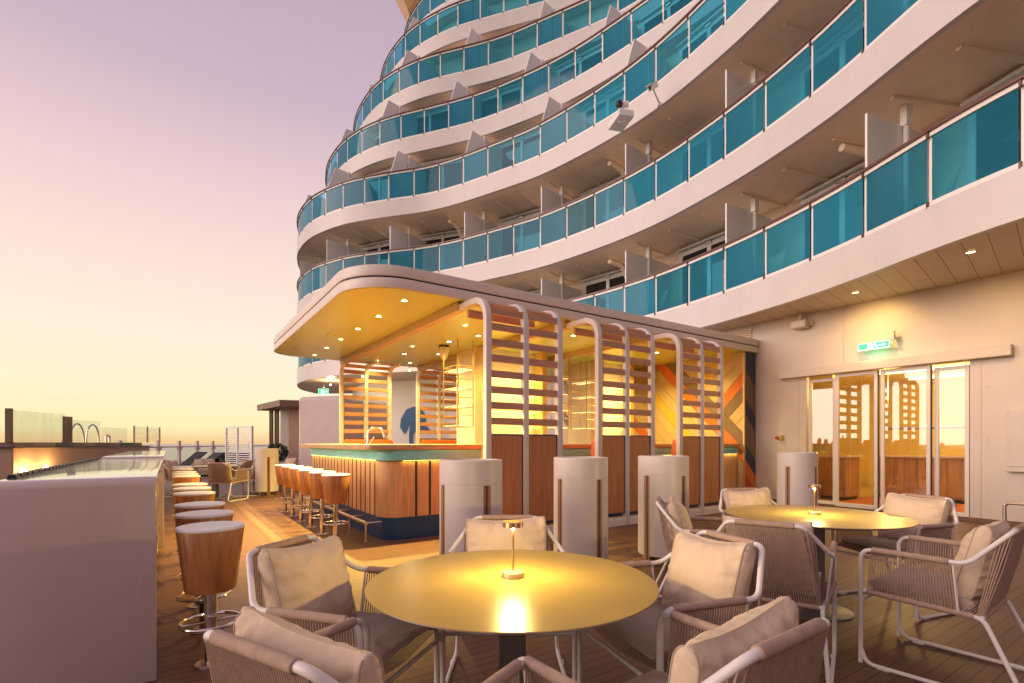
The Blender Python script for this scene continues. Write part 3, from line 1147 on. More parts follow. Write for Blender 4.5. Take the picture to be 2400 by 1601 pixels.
KEYS = ['p_beige', 'p_yellow', 'p_brown', 'p_orange', 'p_navy', 'p_red']
SEQ_L = {0: 3, 1: 2, -3: 1, -10: 1, -12: 2, -14: 1, -15: 2, -7: 3}
SEQ_R = {0: 3, -1: 2, 3: 1, -5: 1}
b = MB()
KINK = -5.45 + 0.66


def boards(sgn, c0, pw, seq):
    for k in range(-30, 40):
        lo, hi = c0 + k * pw + 0.006, c0 + (k + 1) * pw - 0.006
        poly = [(6.31, 0.0), (12.4, 0.0), (12.4, ZC - 0.002), (6.31, ZC - 0.002)]
        f = (lambda p: p[1] - p[0]) if sgn < 0 else (lambda p: p[1] + p[0])
        for g in ((lambda p: f(p) - lo), (lambda p: hi - f(p)),
                  (lambda p: (KINK - (p[1] - p[0])) if sgn < 0 else (p[1] - p[0]) - KINK - 0.008)):
            if len(poly) > 2:
                poly = clip(poly, g)
        if len(poly) < 3:
            continue
        b.cur = seq.get(k, 0)
        n = len(poly)
        b.add([(UCH - 0.018, p[0], p[1]) for p in poly] + [(UCH, p[0], p[1]) for p in poly],
              [tuple(range(n))] + [(i, (i + 1) % n, (i + 1) % n + n, i + n) for i in range(n)])


boards(-1, -5.45, 0.33, SEQ_L)
boards(1, 8.85, 0.33, SEQ_R)
b.build('board_panel', [M[k] for k in KEYS], chev, smooth=0, org=CH)
b = MB()
b.box(UCH, WU - 0.005, 6.30, 12.4, 0, ZC - 0.002)
b.build('wall_core', M['dark'], chev, smooth=0, org=CH)
b = MB()
b.box(UCH - 0.03, UCH + 0.012, 6.27, 6.305, 0, ZC - 0.02)
b.build('brass_edge', M['goldframe'], chev, smooth=0, org=CH)
b = MB()
for k in range(-8, 14):
    poly = [(UCH + 0.02, 0.0), (WU - 0.006, 0.0), (WU - 0.006, ZC - 0.02), (UCH + 0.02, ZC - 0.02)]
    poly = clip(poly, lambda p: (p[1] + p[0] - 10.45) - k * 0.33 - 0.005)
    if poly:
        poly = clip(poly, lambda p: (k + 1) * 0.33 - 0.005 - (p[1] + p[0] - 10.45))
    if len(poly) < 3:
        continue
    b.cur = {1: 5, 2: 3, 3: 4, 6: 4, 9: 4, 10: 4}.get(k, 2)
    n = len(poly)
    b.add([(p[0], 6.285, p[1]) for p in poly] + [(p[0], 6.30, p[1]) for p in poly],
          [tuple(range(n))] + [(i, (i + 1) % n, (i + 1) % n + n, i + n) for i in range(n)])
b.build('side_board_panel', [M[k] for k in KEYS], chev, smooth=0, org=CH)

# ================================================================ bar counter
bar = thing('bar_counter', 'oak clad bar counter with teal band, navy plinth and pale timber top', 'bar counter', S(2.33, 6.42), ANG)
BO = (2.33, 6.42, 0)
UB0, UB1, VB0, VB1, DP = 2.33, 10.38, 6.42, 10.46, 0.55


def lring(u0, v0, u1, v1, dp, r, n=10):
    """L-shaped plan with one rounded outer corner"""
    o = [(u0, v1)] + [(u0 + r + r * math.cos(R(180 + 90 * k / n)), v0 + r + r * math.sin(R(180 + 90 * k / n))) for k in range(n + 1)] + [(u1, v0)]
    return o + [(u1, v0 + dp), (u0 + dp, v0 + dp), (u0 + dp, v1)]


def face_strip(bm_, u0, v0, u1, v1, r, z0, z1, n=10, d=0.0):
    o = [(u0, v1)] + [(u0 + r + r * math.cos(R(180 + 90 * k / n)), v0 + r + r * math.sin(R(180 + 90 * k / n))) for k in range(n + 1)] + [(u1, v0)]
    bm_.strip([(p[0], p[1], z0) for p in o], [(p[0], p[1], z1) for p in o])


b = MB()
b.prism(lring(UB0 + 0.004, VB0 + 0.004, UB1, VB1 - 0.004, DP - 0.02, 0.25), 0.0, 0.30)
b.build('plinth', M['navy'], bar, smooth=40, org=BO)
b = MB()
b.prism(lring(UB0, VB0, UB1, VB1, DP, 0.25), 0.3, 1.05)
b.build('front_panel', M['barwood'], bar, smooth=40, org=BO)
b = MB()
b.prism(lring(UB0 - 0.045, VB0 - 0.045, UB1, VB1 + 0.004, DP, 0.28), 1.062, 1.205)
b.build('teal_band', M['teal'], bar, smooth=40, org=BO, bevel=0.01)
b = MB()
b.prism(lring(UB0 - 0.23, VB0 - 0.07, UB1, VB1 + 0.05, DP + 0.3, 0.12), 1.207, 1.279)
b.build('countertop', M['topwood'], bar, smooth=40, org=BO, bevel=0.006)
for k in range(18):
    v = 6.78 + 0.205 * k
    if v < VB1 - 0.05:
        b = MB()
        b.box(UB0 - 0.004, UB0 + 0.01, v - 0.015, v + 0.015, 0.303, 1.052)
        b.build('groove_strip', M['groove'], bar, smooth=0, org=BO)
for k in range(26):
    u = 2.78 + 0.205 * k
    if u < UB1 - 0.1:
        b = MB()
        b.box(u - 0.016, u + 0.016, VB0 - 0.004, VB0 + 0.01, 0.303, 1.052)
        b.build('groove_strip', M['groove'], bar, smooth=0, org=BO)
b = MB()
b.add([(UB0 - 0.032, VB0 + 0.25, 1.0605), (UB0 - 0.012, VB0 + 0.25, 1.0605), (UB0 - 0.012, VB1 - 0.05, 1.0605), (UB0 - 0.032, VB1 - 0.05, 1.0605)], [(0, 1, 2, 3)])
b.add([(UB0 + 0.25, VB0 - 0.032, 1.0605), (UB0 + 0.25, VB0 - 0.012, 1.0605), (UB1, VB0 - 0.012, 1.0605), (UB1, VB0 - 0.032, 1.0605)], [(0, 1, 2, 3)])
b.build('led_strip', M['led'], bar, smooth=0, org=BO)
b = MB()
uf = 2.13
b.tube([(uf, 6.52, 0.245), (uf, 10.3, 0.245)], 0.024, 12)
for k in range(6):
    v = 6.55 + 0.72 * k
    b.tube([(uf, v, 0.0), (uf, v, 0.24)], 0.013, 8)
    b.tube([(uf, v, 0.245), (UB0 + 0.01, v, 0.245)], 0.012, 8)
    b.lathe([(0.03, 0), (0.03, 0.008)], 12, (uf, v, 0.0))
b.build('foot_rail', M['steel'], bar, org=BO)
# tap
tp = thing('bar_tap', 'curved chrome tap standing on the timber bar top', 'tap', S(2.62, 7.95, 1.28), ANG)
b = MB()
b.lathe([(0.035, 0), (0.03, 0.03), (0.022, 0.05)], 14)
b.tube(fillet([(0, 0, 0.04), (0, 0, 0.26), (0.18, -0.10, 0.26), (0.26, -0.16, 0.08)], 0.12, 8), 0.016, 10)
b.build('spout', M['chrome'], tp)
b = MB()
b.tube(fillet([(0.13, 0.02, 0.25), (0.24, 0.06, 0.27), (0.29, 0.06, 0.10)], 0.06, 6), 0.012, 8)
b.tube([(0.03, 0, 0.02), (0.09, -0.02, 0.12)], 0.009, 8)
b.build('handle', M['chrome'], tp)

for q, (u_, v_, h_, lab_) in enumerate(((6.75, 6.72, 0.10, 'small jar of garnish on the bar top right of the nearest screen'),
                                          (6.95, 6.80, 0.13, 'taller jar of garnish on the bar top right of the nearest screen'))):
    g = thing('garnish_jar', lab_, 'jar', S(u_, v_, 1.28), ANG)
    b = MB()
    b.lathe([(0.045, 0), (0.05, 0.01), (0.05, h_ * 0.8), (0.035, h_)], 16)
    b.build('jar_body', M['gold'], g)
    b = MB()
    b.lathe([(0.038, h_ + 0.001), (0.04, h_ + 0.02), (0.01, h_ + 0.028)], 16)
    b.build('lid', M['redbtn'], g)

# ---------------------------------------------------------------- back bar and hanging shelves
def back_bar(u0, u1, v0, v1, label):
    t = thing('back_bar', label, 'back bar', S((u0 + u1) / 2, (v0 + v1) / 2), ANG)
    o = ((u0 + u1) / 2, (v0 + v1) / 2, 0)
    b = MB()
    b.box(u0 + 0.02, u1 - 0.02, v0 + 0.32, v1, 0.0, ZC - 0.005)
    b.build('back_panel', M['core'], t, smooth=0, org=o)
    b = MB()
    b.box(u0, u1, v0 - 0.2, v0 + 0.319, 0.0, 1.0)
    b.build('base_cabinet', M['scrwood'], t, smooth=0, org=o, bevel=0.008)
    b = MB()
    b.box(u0 - 0.02, u1 + 0.02, v0 - 0.23, v0 + 0.318, 1.002, 1.04)
    b.build('worktop', M['corian'], t, smooth=0, org=o, bevel=0.006)
    for side in (u0, u1 - 0.14):
        b = MB()
        b.box(side, side + 0.14, v0, v0 + 0.316, 1.042, ZC - 0.006)
        b.build('pillar', M['gold'], t, smooth=0, org=o, bevel=0.006)
    for z in (1.62, 1.97, 2.32, 2.68):
        b = MB()
        b.box(u0 + 0.142, u1 - 0.142, v0 + 0.03, v0 + 0.314, z, z + 0.022)
        s = b.build('shelf', M['shelfled'], t, smooth=0, org=o)
        b = MB()
        b.box(u0 + 0.142, u1 - 0.142, v0 + 0.012, v0 + 0.0295, z - 0.004, z + 0.026)
        b.build('shelf_edge', M['goldframe'], s, smooth=0, org=o)
    lamp('shelf_lamp', 'AREA', (0, v0 - 0.02 - o[1], 2.1), 24, (1.0, 0.68, 0.24), t, size=(u1 - u0 - 0.3, 1.4), rot=(R(90), 0, 0))
    return t


back_bar(5.28, 6.95, 8.83, 10.0, 'glowing cream back bar with lit shelves behind the nearest slatted screen')
back_bar(8.55, 9.75, 8.83, 10.0, 'glowing cream back bar with lit shelves closer to the chevron wall')


def hanging_shelf(u0, u1, v0, v1, label):
    t = thing('hanging_shelf', label, 'hanging shelf', S((u0 + u1) / 2, (v0 + v1) / 2, 1.6), ANG, 'brass hanging shelves over the bar')
    o = ((u0 + u1) / 2, (v0 + v1) / 2, 1.6)
    b = MB()
    c = [(u0, v0), (u1, v0), (u1, v1), (u0, v1)]
    for (u, v) in c:
        b.tube([(u, v, 1.62), (u, v, ZC - 0.002)], 0.013, 6)
    for z in (1.62, 1.84, 2.0, 2.18, 2.36, 2.54, 2.71, 2.80):
        for q in range(4):
            a, d = c[q], c[(q + 1) % 4]
            if z in (1.84, 2.18, 2.54) and q in (1, 3):
                continue
            b.tube([(*a, z), (*d, z)], 0.009, 6)
    b.build('frame', M['goldframe'], t, org=o)
    for z in (1.635, 2.012, 2.372, 2.725):
        b = MB()
        b.box(u0 + 0.015, u1 - 0.015, v0 + 0.015, v1 - 0.015, z, z + 0.012)
        b.build('shelf_plate', M['shelfled'], t, smooth=0, org=o)
    return t


hanging_shelf(4.58, 4.92, 8.60, 9.2, 'brass hanging shelf of lit plates left of the cream back bar')
hanging_shelf(7.05, 7.38, 8.60, 9.2, 'brass hanging shelf seen in the gap right of the nearest slatted screen')
hanging_shelf(8.05, 8.36, 8.75, 9.3, 'brass hanging shelf just left of the second slatted screen')
t = thing('glass_rack', 'dark rack of upturned glasses on the back bar behind the nearest screen', 'rack', S(5.72, 8.75, 1.042), ANG)
b = MB()
b.box(-0.33, 0.33, -0.08, 0.08, 0.10, 0.35)
b.build('crate', M['black'], t, smooth=0, bevel=0.01)
b = MB()
for k in range(14):
    b.lathe([(0.015, 0.36), (0.012, 0.38), (0.018, 0.42)], 8, (-0.30 + k * 0.046, -0.03, 0))
b.build('glass_row', M['goldframe'], t)
b = MB()
for sx in (-0.3, 0.3):
    for sy in (-0.06, 0.06):
        b.tube([(sx, sy, 0), (sx, sy, 0.1)], 0.012, 6)
b.build('foot', M['black'], t)

# ---------------------------------------------------------------- slatted screens
def screen(u0, vpost, inner, label, slat_m):
    """three hooped posts, slats above, two timber panels below; inner = +1 / -1: which way the hoops bend (towards the bar)"""
    t = thing('slatted_screen', label, 'screen', S(u0 + 0.6, vpost), ANG, 'hooped slatted screens round the bar')
    o = (u0 + 0.6, vpost, 0)
    s = inner
    for k in range(3):
        u = u0 + 0.6 * k
        path = fillet([(u, vpost, 0.0), (u, vpost, 3.215), (u, vpost + s * 0.72, 3.215)], [0, 0.34, 0], 14)
        b = MB()
        path = [Vector(p) for p in path]
        ring = []
        for i, p in enumerate(path):
            tt = (path[min(i + 1, len(path) - 1)] - path[max(i - 1, 0)]).normalized()
            nn = Vector((0, -tt.z, tt.y)) if True else None
            ring.append([p + Vector((sx * 0.043, 0, 0)) + nn * (sy * 0.04) for sx, sy in ((-1, -1), (1, -1), (1, 1), (-1, 1))])
        vs_ = [q for r_ in ring for q in r_]
        fs = []
        for i in range(len(ring) - 1):
            for q in range(4):
                fs.append((i * 4 + q, i * 4 + (q + 1) % 4, i * 4 + 4 + (q + 1) % 4, i * 4 + 4 + q))
        fs += [(0, 1, 2, 3), tuple(len(vs_) - 4 + q for q in range(4))]
        b.add(vs_, fs)
        b.build('post', M['powder'], t, smooth=30, org=o, bevel=0.006)
    for k in range(2):
        ua, ub = u0 + 0.6 * k + 0.044, u0 + 0.6 * (k + 1) - 0.044
        b = MB()
        for j in range(8):
            z = 1.585 + 0.207 * j
            b.box(ua, ub, vpost - 0.015, vpost + 0.015, z - 0.047, z + 0.047)
        for (dy, dz, a) in ((0.13, 3.155, 55), (0.42, 3.215, 90)):
            q = R(a)
            b.obox(((ua + ub) / 2, vpost + s * dy, dz), ((ub - ua) / 2, 0, 0), (0, s * math.sin(q) * 0.047, math.cos(q) * 0.047),
                   (0, -s * math.cos(q) * 0.014, math.sin(q) * 0.014))
        b.build('slat_panel', slat_m, t, smooth=0, org=o, bevel=0.003)
        b = MB()
        b.box(ua + 0.018, ub - 0.018, vpost - 0.016, vpost + 0.016, 0.205, 1.40)
        pnl = b.build('timber_panel', M['scrwood'], t, smooth=0, org=o)
        b = MB()
        for (a0, a1, z0, z1) in ((ua + 0.001, ua + 0.0175, 0.19, 1.418), (ub - 0.0175, ub - 0.001, 0.19, 1.418),
                                 (ua + 0.018, ub - 0.018, 0.19, 0.2045), (ua + 0.018, ub - 0.018, 1.4005, 1.418)):
            b.box(a0, a1, vpost - 0.02, vpost + 0.02, z0, z1)
        b.build('blue_edging', M['blue'], pnl, smooth=0, org=o)
        b = MB()
        b.box(ua, ub, vpost - 0.035, vpost + 0.035, 0.0, 0.10)
        b.box(ua, ub, vpost - 0.02, vpost + 0.02, 0.1, 0.135)
        b.build('base_rail', M['powder'], t, smooth=0, org=o, bevel=0.004)
    b = MB()
    b.box(u0 + 0.044, u0 + 1.2, vpost + s * 0.60 - 0.02, vpost + s * 0.60 + 0.02, 3.06, 3.172)
    if inner > 0:
        b.build('head_beam', slat_m, t, smooth=0, org=o)
    # padded orange backrest on the bar side, leaning, rounded top corners
    b = MB()
    pr = rrect(u0 + 0.03, u0 + 1.24, 0.42, 1.375, [0.02, 0.02, 0.09, 0.09], 6)
    n = len(pr)
    lean = lambda z: vpost + s * (0.10 + (1.38 - z) * 0.10)
    b.add([(p[0], lean(p[1]) + s * 0.09, p[1]) for p in pr] + [(p[0], vpost + s * 0.045, p[1]) for p in pr],
          [tuple(range(n)), tuple(range(n, 2 * n))] + [(i, (i + 1) % n, (i + 1) % n + n, i + n) for i in range(n)])
    b.build('padded_backrest', M['orange'], t, smooth=40, org=o, bevel=0.02)
    return t


SL = ['nearest hooped slatted screen with two oak panels at the bar',
      'middle hooped slatted screen with two oak panels on the long side of the bar',
      'hooped slatted screen nearest the chevron wall, with two oak panels']
for u, l in zip(UP, SL):
    screen(u, 5.60, 1, l, M['slat'])
SLF = ['far hooped slatted screen left of the blue wall motif, lit orange, behind the bar top',
       'far orange-lit hooped screen right of the blue wall motif, behind the bar top',
       'far hooped slatted screen hidden behind the back bar']
for u, l in zip(UP[:2], SLF):
    screen(u, 12.35, -1, l, M['slat'])

# ================================================================ white standing bar on the left
def stand_bar(u0, u1, v0, v1, h, label, mat_edge):
    t = thing('standing_counter', label, 'counter', S((u0 + u1) / 2, (v0 + v1) / 2), ANG)
    o = ((u0 + u1) / 2, (v0 + v1) / 2, 0)
    b = MB()
    # waterfall profile: top slab and near end slab with a softly rounded edge, extruded across
    prof = fillet([(v0, 0.0, 0), (v0, h, 0), (v1, h, 0)], [0, 0.05, 0], 8)
    inn = fillet([(v0 + 0.06, 0.0, 0), (v0 + 0.06, h - 0.06, 0), (v1, h - 0.06, 0)], [0, 0.01, 0], 8)
    pr = [(p[0], p[1]) for p in prof] + [(p[0], p[1]) for p in inn[::-1]]
    n = len(pr)
    b.add([(u0, p[0], p[1]) for p in pr] + [(u1, p[0], p[1]) for p in pr],
          [tuple(range(n)), tuple(range(n, 2 * n))] + [(i, (i + 1) % n, (i + 1) % n + n, i + n) for i in range(n)])
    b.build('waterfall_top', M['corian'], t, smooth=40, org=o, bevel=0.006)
    b = MB()
    b.box(u0 + 0.03, u1 - 0.05, v0 + 0.062, v1 - 0.02, 0.12, h - 0.062)
    body = b.build('cabinet', M['corpanel'], t, smooth=0, org=o)
    b = MB()
    v = v0 + 0.5
    while v < v1 - 0.3:
        b.box(u1 - 0.052, u1 - 0.046, v - 0.004, v + 0.004, 0.14, h - 0.07)
        v += 0.72
    b.box(u1 - 0.052, u1 - 0.046, v0 + 0.064, v1 - 0.03, 0.30, 0.306)
    b.build('panel_joint', M['dark'], body, smooth=0, org=o)
    b = MB()
    b.box(u0 + 0.1, u1 - 0.12, v0 + 0.062, v1 - 0.06, 0.0, 0.118)
    b.build('plinth', M['dark'], t, smooth=0, org=o)
    return t


stand_bar(-0.70, -0.06, 3.37, 7.35, 1.116, 'white standing counter with waterfall end filling the lower left corner', None)
stand_bar(-0.665, -0.06, 7.62, 12.9, 1.135, 'white standing counter farther off, continuing the row of white-topped stools', None)
# black slotted drainage strip on the seaward edge of the counter
t = thing('bar_mat', 'black notched rubber strip along the seaward edge of the white counter', 'bar mat', S(-0.672, 5.2, 1.116), ANG)
b = MB()
v = -1.62
random.seed(4)
while v < 2.0:
    L_ = random.choice((0.09, 0.12, 0.15))
    b.box(-0.015, 0.015, v, v + L_, 0.006, 0.020)
    v += L_ + 0.035
b.box(-0.02, 0.02, -1.62, 2.05, 0.0, 0.0055)
b.build('strip', M['black'], t, smooth=0)


# ================================================================ stools
def make_stool(label, hs, group):
    t = thing('bar_stool', label, 'bar stool', (0, 0, 0), 0, group)
    b = MB()
    b.lathe([(0.085, 0), (0.085, 0.006), (0.078, 0.010), (0.036, 0.012)], 28)
    b.build('base_plate', M['steel'], t)
    b = MB()
    b.lathe([(0.033, 0.011), (0.033, hs - 0.36)], 20)
    b.lathe([(0.037, 0.262), (0.037, 0.285)], 20, capb=True)
    b.build('pole', M['chrome'], t)
    b = MB()
    b.tube([(0.158 * math.cos(2 * PI * k / 40), 0.158 * math.sin(2 * PI * k / 40), 0.25) for k in range(40)], 0.0105, 10, closed=True)
    for a in (20, 200):
        b.tube([(0.033 * math.cos(R(a)), 0.033 * math.sin(R(a)), 0.25), (0.155 * math.cos(R(a)), 0.155 * math.sin(R(a)), 0.25)], 0.007, 8)
    b.build('foot_ring', M['chrome'], t)
    b = MB()
    b.lathe([(0.126, hs - 0.372), (0.130, hs - 0.376), (0.134, hs - 0.370), (0.174, hs - 0.028), (0.172, hs - 0.022)], 40)
    d = b.build('drum', M['drum'], t)
    b = MB()
    for k in range(3):
        a = R(40 + 120 * k)
        b.tube([(0.1335 * math.cos(a), 0.1335 * math.sin(a), hs - 0.366), (0.1735 * math.cos(a), 0.1735 * math.sin(a), hs - 0.03)], 0.0012, 4)
    b.build('veneer_seam', M['finwood'], d, smooth=0)
    b = MB()
    b.lathe([(0.172, hs - 0.0215), (0.177, hs - 0.018), (0.178, hs - 0.008), (0.172, hs - 0.001), (0.150, hs + 0.002), (0.05, hs + 0.003)], 40)
    b.build('seat', M['seatwhite'], t)
    return t


GL = 'stools along the white standing counter'
NTH = ['nearest', 'second', 'third', 'fourth', 'fifth', 'sixth', 'seventh', 'eighth', 'ninth', 'tenth', 'eleventh', 'farthest']
st = make_stool('nearest white-topped timber stool beside the white counter, largest of its row', 0.815, GL)
for i, Y in enumerate((2.967, 3.498, 4.03, 4.925, 5.45, 5.98, 7.43, 7.97, 8.5, 9.4, 9.95, 10.48)):
    v = (Y - 0.2 * UY) / UX
    p = S(0.2, v)
    lab = '%s white-topped timber stool along the white counter, counted from the camera' % NTH[i]
    if i == 0:
        st.location, st.rotation_euler = p, (0, 0, 0.35)
    else:
        dup(st, p, 0.35 + 0.9 * i, lab)
GR = 'stools along the oak bar'
st2 = make_stool('nearest white-topped timber stool at the oak bar, right end of its row', 0.89, GR)
for i in range(6):
    p = S(1.80, 6.76 + 0.70 * i)
    lab = '%s white-topped timber stool at the oak bar, counted from its near corner' % NTH[i] if i < 5 else \
        'farthest white-topped timber stool at the oak bar, beside the far white pillar'
    if i == 0:
        st2.location, st2.rotation_euler = p, (0, 0, 1.2)
    else:
        dup(st2, p, 1.2 + 0.7 * i, lab)


# ================================================================ white round pillars with timber fins
def make_bollard(label):
    t = thing('round_pillar', label, 'pillar', (0, 0, 0), ANG, 'waist-high white round pillars')
    r, h, n, zs = 0.265, 1.16, 96, 0.955
    half = R(7.2)

    def in_slot(a):
        return min(abs((a - c + PI) % (2 * PI) - PI) for c in (0, PI / 2, PI, 3 * PI / 2)) < half
    b = MB()
    angs = [2 * PI * k / n for k in range(n)]
    for k in range(n):
        a0, a1 = angs[k], angs[k] + 2 * PI / n
        z0 = zs if in_slot((a0 + a1) / 2) else 0.115
        P = lambda a, rr, z: (rr * math.cos(a), rr * math.sin(a), z)
        b.add([P(a0, r, z0), P(a1, r, z0), P(a1, r, h - 0.008), P(a0, r, h - 0.008), P(a1, r - 0.008, h), P(a0, r - 0.008, h),
               P(a1, r - 0.045, h), P(a0, r - 0.045, h), P(a1, r - 0.045, z0), P(a0, r - 0.045, z0)],
              [(0, 1, 2, 3), (3, 2, 4, 5), (5, 4, 6, 7), (7, 6, 8, 9), (9, 8, 1, 0)])
        nb = in_slot((a0 + a1) / 2 + 2 * PI / n)
        if in_slot((a0 + a1) / 2) != nb:
            b.add([P(a1, r, 0.115), P(a1, r, zs), P(a1, r - 0.045, zs), P(a1, r - 0.045, 0.115)], [(0, 1, 2, 3)])
    b.lathe([(r - 0.046, h - 0.012), (0.01, h - 0.006)], 48)
    sh_ = b.build('shell', M['pillar'], t, smooth=30)
    b = MB()
    b.tube([((r + 0.0004) * math.cos(2 * PI * k / 64), (r + 0.0004) * math.sin(2 * PI * k / 64), zs + 0.012) for k in range(64)], 0.0016, 4, closed=True)
    b.build('panel_seam', M['kiosk'], sh_)
    for k in range(4):
        a = k * PI / 2
        ca, sa = math.cos(a), math.sin(a)
        b = MB()
        for s0 in (-1, 1):
            c = Vector((ca * (r - 0.022), sa * (r - 0.022), zs / 2)) + Vector((-sa, ca, 0)) * 0.0195 * s0
            b.obox(c, (ca * 0.017, sa * 0.017, 0), (-sa * 0.0115, ca * 0.0115, 0), (0, 0, zs / 2 - 0.004))
        b.obox((ca * (r - 0.045), sa * (r - 0.045), zs / 2), (ca * 0.008, sa * 0.008, 0), (-sa * 0.031, ca * 0.031, 0), (0, 0, zs / 2 - 0.006))
        b.build('timber_fin', M['finwood'], t, smooth=0, bevel=0.002)
    b = MB()
    b.lathe([(0.19, 0.0), (0.19, 0.118)], 40)
    b.build('plinth', M['kroof'], t)
    b = MB()
    b.lathe([(0.345, 0.0035), (0.335, 0.0065)], 48)
    b.build('floor_plate', M['margin'], t)
    return t


PX = [((1104 - 1200) / 1180 * 4.26, 4.26, 'white round pillar with timber fins, leftmost of the near row, at the bar corner'),
      ((1361 - 1200) / 1180 * 4.95, 4.95, 'white round pillar with timber fins between the nearest and the middle slatted screen'),
      ((1554.5 - 1200) / 1180 * 5.44, 5.44, 'white round pillar with timber fins, behind the far left chair of the right table'),
      ((1868 - 1200) / 1180 * 7.4, 7.4, 'white round pillar with timber fins in front of the sliding doors'),
      ((625.5 - 1200) / 1180 * 12.4, 12.4, 'white round pillar far off behind the stools of the oak bar')]
bo = make_bollard(PX[0][2])
bo.location = (PX[0][0], PX[0][1], 0)
for x, y, l in PX[1:]:
    dup(bo, (x, y, 0), ANG, l)


# ================================================================ woven armchairs
def pillow_mesh(wd, ht, th, gus, seed, pleat=0.006, sag=0.012, n=44):
    """boxed cushion in local x (width), z (height), y (thickness, +y front); puffed faces, pleats at the seams"""
    b = MB()
    idx = {}
    vs_ = []

    def P(i, j, side):
        a, c = -1 + 2 * i / n, -1 + 2 * j / n
        # rounded outline
        k = 0.045
        x = a * wd / 2 * (1 - k * abs(c) ** 6) * (1 - 0.035 * (1 - a * a) * 0)
        z = c * ht / 2 * (1 - k * abs(a) ** 6)
        x *= 1 - 0.05 * (1 - c * c) * abs(a) ** 2
        z *= 1 - 0.05 * (1 - a * a) * abs(c) ** 2
        pu = ((1 - abs(a) ** 3.2) * (1 - abs(c) ** 3.2)) ** 0.62
        ed = min(1 - abs(a), 1 - abs(c))
        q = Vector((x * 7 + seed, z * 7, side * 3.1 + seed * 0.7))
        wr = noise.noise(q) * 0.5 + noise.noise(q * 2.3) * 0.35
        pl = 0
        if abs(a) > abs(c):
            pl = math.sin(c * 21 + 2.5 * noise.noise(Vector((c * 4, seed, side)))) * math.exp(-ed * 5.0)
        else:
            pl = 0.7 * math.sin(a * 17 + 2.5 * noise.noise(Vector((a * 4, seed + 5, side)))) * math.exp(-ed * 6.0)
        pl *= min(1, ed * 9) * (0.4 + 0.8 * abs(noise.noise(Vector((a * 2.1 + seed, c * 2.3, side)))))
        fold = abs(noise.noise(Vector((x * 4 + z * 9 + seed, z * 3 - x * 7, seed)))) * 0.017 * min(1, ed * 4)
        gl = gus * (0.18 + 0.82 * min(1, abs(a)) ** 10 * (1 - 0.75 * abs(c) ** 14))
        y = gl / 2 + (th - gl) / 2 * pu + pl * pleat * 3.4 + wr * 0.011 * min(1, ed * 5) - fold
        dg = x * (0.75 if side < 0 else -0.6) + z * 0.45
        rg = (1 - abs(math.sin(dg * 42 + 2.2 * noise.noise(Vector((x * 5 + seed, z * 5, side)))))) ** 2
        y += 0.011 * rg * math.exp(-(1 - c) * 1.5) * min(1, ed * 7) * (0.35 + 0.9 * abs(noise.noise(Vector((x * 3.3 + seed, z * 2.7, 4 + side)))) * 2) * (1 if th > 0.1 else 0)
        y *= 1 - 0.10 * c                                   # fuller towards the bottom
        z2 = z - sag * (1 - a * a) * max(0, c) ** 2 + 0.006 * wr * (1 - ed)
        return Vector((x, side * y, z2))
    for side in (1, -1):
        base = len(vs_)
        for j in range(n + 1):
            for i in range(n + 1):
                idx[(i, j, side)] = len(vs_)
                vs_.append(P(i, j, side))
    fs = []
    for side in (1, -1):
        for j in range(n):
            for i in range(n):
                f = (idx[(i, j, side)], idx[(i + 1, j, side)], idx[(i + 1, j + 1, side)], idx[(i, j + 1, side)])
                fs.append(f if side < 0 else f[::-1])
    per = [(i, 0) for i in range(n)] + [(n, j) for j in range(n)] + [(n - i, n) for i in range(n)] + [(0, n - j) for j in range(n)]
    m_ = len(per)
    mid = []
    for (i, j) in per:
        a = (vs_[idx[(i, j, 1)]] + vs_[idx[(i, j, -1)]]) / 2
        o = Vector((a.x / (wd / 2), 0, a.z / (ht / 2)))
        o = o.normalized() * 0.010
        mid.append(len(vs_))
        vs_.append(a + o + Vector((0, 0, 0)))
    for q in range(m_):
        q2 = (q + 1) % m_
        A, B_ = idx[(*per[q], 1)], idx[(*per[q2], 1)]
        C, D = idx[(*per[q], -1)], idx[(*per[q2], -1)]
        fs.append((A, B_, mid[q2], mid[q]))
        fs.append((mid[q], mid[q2], D, C))
    b.add(vs_, fs)
    loops = [[vs_[idx[(i, j, s_)]] for (i, j) in per] for s_ in (1, -1)]
    return b, loops


